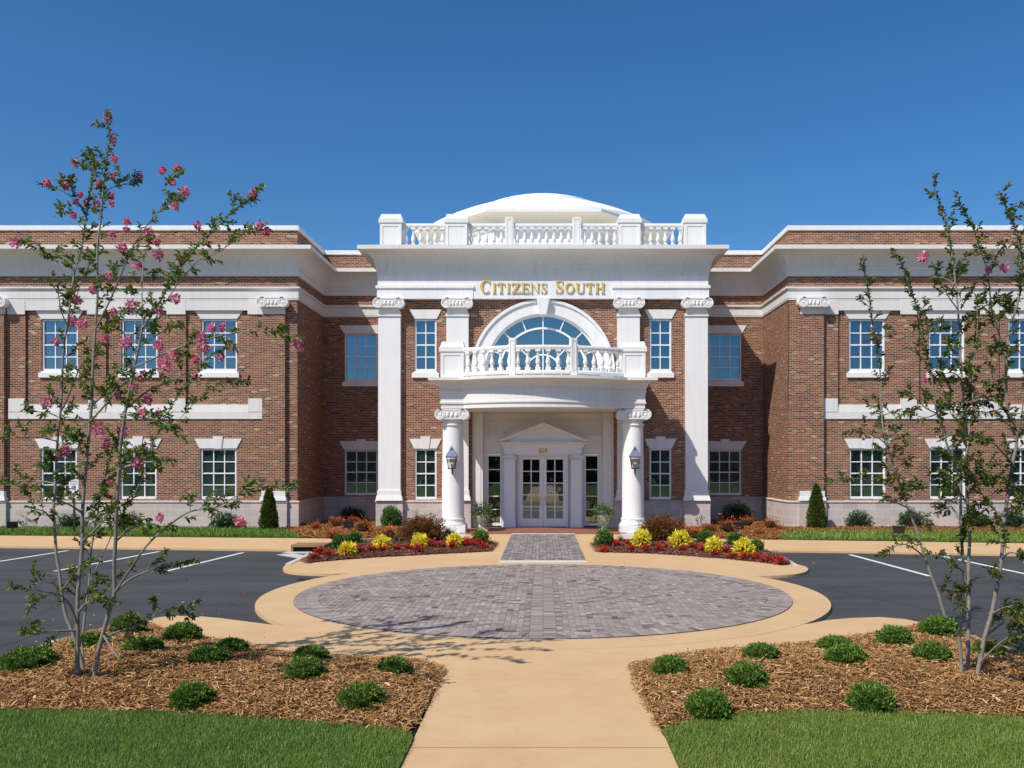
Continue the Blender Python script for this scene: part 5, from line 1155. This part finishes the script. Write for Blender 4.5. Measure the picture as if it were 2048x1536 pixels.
LS = [([(285,656),(284,578),(286,531),(293,500),(302,475)],.5),([(312,616),(331,603),(362,559),(400,519),(444,501),(472,466),(535,458)],-.5),
 ([(187,847),(219,800),(247,766),(281,753),(312,742)],-.4),([(269,734),(312,715),(375,690),(440,672),(500,662),(560,668),(604,690)],-.6),
 ([(256,816),(297,781),(344,762),(375,744),(416,716),(453,694)],.5),([(228,1183),(269,1126),(298,1086),(344,1046),(381,1023),(430,1014),(470,994),(520,977),(592,975)],-.9),
 ([(229,1186),(258,1160),(301,1140),(329,1132),(384,1123)],.6),([(178,1163),(198,1126),(215,1089),(229,1060),(258,1006),(286,954),(297,906),(325,844),(353,797),(384,756)],.8),
 ([(297,906),(306,887),(347,850),(384,812),(416,781),(447,766),(497,766)],.4),([(155,1244),(143,1215),(123,1192),(95,1184),(57,1178),(17,1169)],-.7),
 ([(145,556),(121,527),(91,500),(60,485),(39,482)],.5),([(134,650),(121,618),(115,584),(91,557)],-.5),([(167,460),(146,440),(129,419),(120,404)],.3),
 ([(173,425),(154,404),(133,387),(112,377),(90,368)],-.4),([(184,350),(171,340),(152,325)],.2),([(208,383),(225,375),(250,368),(279,360)],.3),
 ([(191,655),(216,609),(231,575),(250,531),(262,503),(271,485),(292,454),(308,433),(325,419),(342,404),(367,387)],-.6),([(325,419),(331,387),(342,362),(352,338)],.3),
 ([(131,669),(150,609),(162,562),(184,519),(194,487)],.4),([(122,820),(134,800),(162,731),(187,712),(203,687),(237,637),(266,616)],-.6),
 ([(112,837),(94,825),(56,823)],.3),([(112,890),(70,874),(0,878)],-.5),([(108,970),(70,962),(30,972),(0,962)],.5),([(106,1040),(92,1026),(80,1020),(52,1014)],-.3),
 ([(156,1262),(120,1262),(90,1264),(40,1268)],-.4),([(205,1275),(240,1262),(272,1252),(298,1238),(330,1221),(387,1212)],.8),
 ([(238,940),(262,930),(300,925),(335,918)],-.5),([(176,890),(150,880),(120,862),(88,860)],-.6),([(250,828),(280,835),(320,842),(350,866)],-.5),
 ([(165,1026),(140,1010),(118,1000),(92,984)],-.4),([(231,1083),(256,1062),(282,1050),(310,1050)],.5),([(165,1083),(190,1060),(212,1035),(224,1004)],-.5),([(123,1183),(140,1160),(160,1130),(190,1120)],-.5),
 ([(155,1226),(176,1205),(200,1198),(216,1215)],-.3),([(206,1269),(225,1300),(240,1318)],-.2),([(183,812),(210,790),(238,790),(262,812)],.6),([(278,694),(300,680),(330,660),(362,650)],.7)]
LB = [(213,234,9),(228,280,5),(228,318,6),(152,325,6),(226,352,5),(280,354,6),(90,368,7),(128,372,6),(198,368,5),(160,389,4),(220,390,5),(149,405,4),(171,405,6),(190,407,5),(187,419,4),(221,407,4),
 (147,430,5),(252,442,5),(252,458,4),(325,343,6),(352,337,6),(368,386,8),(352,412,7),(345,365,5),(30,485,9),(243,493,8),(225,470,6),(298,462,6),(313,482,7),(395,452,7),(505,388,8),(520,452,7),(533,464,6),(320,508,9),(274,530,7),
 (360,518,6),(215,551,7),(186,577,6),(153,600,8),(263,608,12),(352,597,8),(315,620,7),(142,640,8),(165,648,11),(226,625,7),(207,677,8),(255,682,12),(112,684,6),(425,655,8),(443,655,6),(400,672,8),(408,695,11),(323,690,9),(330,722,14),(348,712,7),(390,720,7),(600,690,9),(590,684,6),(464,695,7),(440,714,6),
 (285,750,8),(272,775,7),(235,793,6),(98,800,10),(296,800,9),(320,830,8),(288,825,8),(195,858,14),(235,872,14),(215,885,8),(125,903,12),(285,902,10),(278,925,11),(235,925,5),(478,1042,8),(318,1036,7),(390,750,5),(220,965,5)]
crape('young multi stemmed tree with pink blossoms and grey trunks in the left bed', (175,1362), 9.9, LM, LS, LB, CL_L, 3, .29, 1.16)
RM = [([(1924,1362),(1922,1317),(1918,1272),(1921,1250),(1928,1199),(1933,1177),(1928,1151),(1925,1106),(1922,1052),(1921,990),(1920,961),(1909,927),(1896,896),(1886,857),(1875,827),(1867,782),(1861,737),(1848,685),(1835,620),(1822,581),(1809,542),(1796,511)], (0,-.4), .027),
 ([(1936,1358),(1936,1306),(1937,1239),(1938,1173),(1937,1128),(1939,1073),(1934,990),(1933,948),(1934,886),(1928,820),(1924,760),(1920,698),(1916,620),(1911,568),(1903,503),(1896,464),(1887,430),(1874,394),(1869,383)], (.15,.6), .029),
 ([(1952,1358),(1961,1317),(1970,1272),(1983,1228),(1994,1173),(2003,1117),(2009,1042),(2017,980),(2025,927),(2033,886),(2023,850),(2015,819),(2013,782),(2012,737),(2015,685),(2031,620),(2041,581),(2042,529),(2036,477),(2020,435),(2005,399),(1999,385)], (-.1,-.3), .031)]
RS = [([(1920,961),(1927,938),(1934,900),(1940,844),(1946,819),(1945,761),(1950,700),(1955,650),(1952,590)],.7),([(1946,819),(1965,790),(1984,759),(1998,715),(2010,690)],-.6),([(1932,880),(1921,855),(1900,823),(1884,780),(1882,740)],.6),
 ([(2012,737),(2002,685),(1994,654),(1984,620),(1978,568),(1973,537),(1963,506),(1952,475),(1945,451),(1926,420),(1916,395)],-.6),([(1976,542),(1989,516),(1999,485)],.3),
 ([(2033,886),(2040,850),(2047,800),(2052,740)],-.3),([(1921,990),(1911,965),(1886,955),(1848,965),(1817,967)],-.6),([(1922,1040),(1890,1000),(1869,1009)],.5),([(1925,1142),(1901,1124),(1870,1111)],-.5),
 ([(1928,1199),(1912,1186),(1881,1173)],-.3),([(1970,1272),(2003,1248),(2016,1233),(2042,1228)],.5),([(1961,1325),(1990,1295),(2025,1270),(2060,1262)],-.6),([(2009,1042),(1990,1019),(1971,1002)],.5),([(2013,1030),(2036,1011),(2050,992)],-.4),
 ([(1938,1160),(1950,1157),(1972,1151),(1988,1151)],-.5),([(1934,990),(1955,970),(1980,965),(2000,950)],.6),([(1896,896),(1920,880),(1950,875)],-.6),([(1875,827),(1850,815),(1825,790),(1808,788)],-.5),([(1875,827),(1850,835),(1820,828),(1795,832)],.4),
 ([(1924,760),(1905,745),(1880,750)],-.4),([(1920,698),(1945,690),(1975,690),(1990,700)],-.5),([(1916,620),(1895,590),(1880,560),(1870,535)],-.4),([(1848,685),(1870,665),(1880,640)],.4),([(2015,819),(1990,800),(1960,800),(1940,795)],.5),
 ([(2023,927),(2000,900),(1985,885),(1960,882)],-.6),([(2017,980),(2035,965),(2055,955)],.4),([(1933,948),(1960,935),(1990,925)],-.5),([(1911,568),(1885,555),(1865,555)],.5),([(2031,620),(2010,600),(1990,598)],.5),([(1983,1228),(2010,1215),(2035,1210)],-.4),([(2003,1117),(2020,1105),(2045,1108)],-.4),([(1945,761),(1925,740),(1900,720),(1893,700)],-.5)]
RB_ = [(1848,514,9),(2007,536,7),(1974,541,5),(1850,760,3)]
crape('young multi stemmed tree with bronze tipped leaves and almost no blossoms in the right bed', (1936,1358), 9.95, RM, RS, RB_, CL_R, 9, .29, 1.14)
RM2 = [([(1900,1262),(1890,1233),(1877,1190),(1864,1155),(1852,1122),(1839,1080),(1828,1047),(1815,1015),(1800,971),(1786,927),(1775,894),(1767,861),(1763,823),(1761,782),(1760,740),(1752,685),(1744,641),(1739,594),(1731,555),(1728,527)], (0,.3), .026)]
RS2 = [([(1775,894),(1765,882),(1744,869),(1723,859),(1692,866)],-.5),([(1808,990),(1794,977),(1765,967),(1744,961),(1702,957),(1654,963)],-.6),([(1848,1112),(1824,1095),(1799,1089),(1755,1112)],-.6),([(1780,905),(1795,915),(1812,930)],.5),([(1821,1030),(1850,1040),(1862,1052)],.5),
 ([(1775,894),(1790,870),(1797,855)],.4),([(1810,1000),(1840,985),(1850,975)],-.5),([(1815,1015),(1790,1005),(1770,1000)],-.4),([(1763,823),(1745,815),(1740,812)],.3),([(1763,830),(1785,825)],.3),([(1752,690),(1770,670),(1772,655)],.3)]
crape('single thin leaning young tree at the parking corner of the right bed', (1900,1262), 12.4, RM2, RS2, [], CL_R, 21, .36, 1.1, .064)
# unseen tree added left of the camera to cast shade on the left lawn
def added_shade_tree(x, y, R, H, n, seed):
    t = thing('added_shade_tree', 'unseen leafy tree added left of the path to shade the left lawn', 'tree', None, (x, y, 0)); m = MB(); rg = random.Random(seed)
    m.tube([(0,0,-.2),(.05,0,1.2),(0,.1,H*.45),(.1,0,H*.75)], [.16,.13,.10,.05], 10)
    for k in range(14):
        a = k*2.4; z0 = H*(.3+.03*k); m.tube([(0,0,z0),(R*.4*cos(a),R*.4*sin(a),z0+H*.1),(R*.85*cos(a),R*.85*sin(a),z0+H*.16)], [.05,.03,.012], 6)
    m.obj('trunk', BARK, t, 60); c = unit(RNG.normal(size=(60,3)))*RNG.uniform(.3,1,60)[:,None]*np.array([[R,R,H*.28]])+np.array([[0,0,H*.66]])
    i = RNG.integers(0, 60, n); p = c[i]+RNG.normal(0, R*.15, (n,3)); V, F = leaf_geo(p, RNG.normal(size=(n,3)), .11, .07, .3); npmesh('crown', V, F, np.repeat(RNG.uniform(0,1,n), 2), LEAF, t)
added_shade_tree(-12.3, 4.0, 3.0, 8.0, 17000, 5)
# distant tree belt across the street behind the camera (seen in the window glass)
n = 26000; x = RNG.uniform(-90, 90, n); cl = 4.5+1.6*np.sin(x*.21)+1.1*np.sin(x*.53+2)+.7*np.sin(x*1.3); z = RNG.uniform(0, 1, n)**.7*(cl+3.0); y = -42-4*np.sqrt(np.clip(1-(z/(cl+3.2))**2, 0, 1))*RNG.uniform(-1, 1, n)
V, F = leaf_geo(np.stack([x, y, z], 1), RNG.normal(size=(n,3)), 1.5, 1.0, .3)
kind(npmesh('tree_belt', V, F, np.repeat(RNG.uniform(0,1,n), 2), tone_mat('belt_leaf', gstops((.008,.02,.006), (.02,.045,.012), (.05,.09,.02)), .7, .1)), 'stuff', 'dark belt of trees across the street, mirrored in the windows')
slab('street', [(-200,-38),(200,-38),(200,-27),(-200,-27)], -.3, -.10, ASPH)
n = 150; x = RNG.uniform(-9, -1.0, n); y = RNG.uniform(10.5, 17, n); k = (np.hypot(x, y-CC) > 5.3) & ~inpoly(x, y, bedL); x, y = x[k], y[k]; n = len(x)
V, F = leaf_geo(np.stack([x, y, np.where(x < -5.2, -.045, .012)], 1), np.stack([RNG.normal(size=n), RNG.normal(size=n), np.full(n, .12)], 1), .035, .024, .3, True, 3)
kind(npmesh('fallen_petals', V, F, np.repeat(RNG.uniform(.2, 1, n), 2), BLOOM), 'stuff', 'pink petals scattered on the asphalt beside the left tree')
n = 90; x = RNG.uniform(-14, 14, n); y = RNG.uniform(12, 27, n); k = (np.abs(x) > 5.6); x, y = x[k], y[k]; n = len(x)
V, F = leaf_geo(np.stack([x, y, np.full(n, -.045)], 1), np.stack([RNG.normal(size=n), RNG.normal(size=n), np.full(n, .2)], 1), .06, .035, .5, True, 3)
kind(npmesh('fallen_leaves', V, F, np.repeat(RNG.uniform(.3, 1, n), 2), MULCH_FAR), 'stuff', 'dry leaves scattered over the parking lot')
# power lines across the street, mirrored in the upper windows
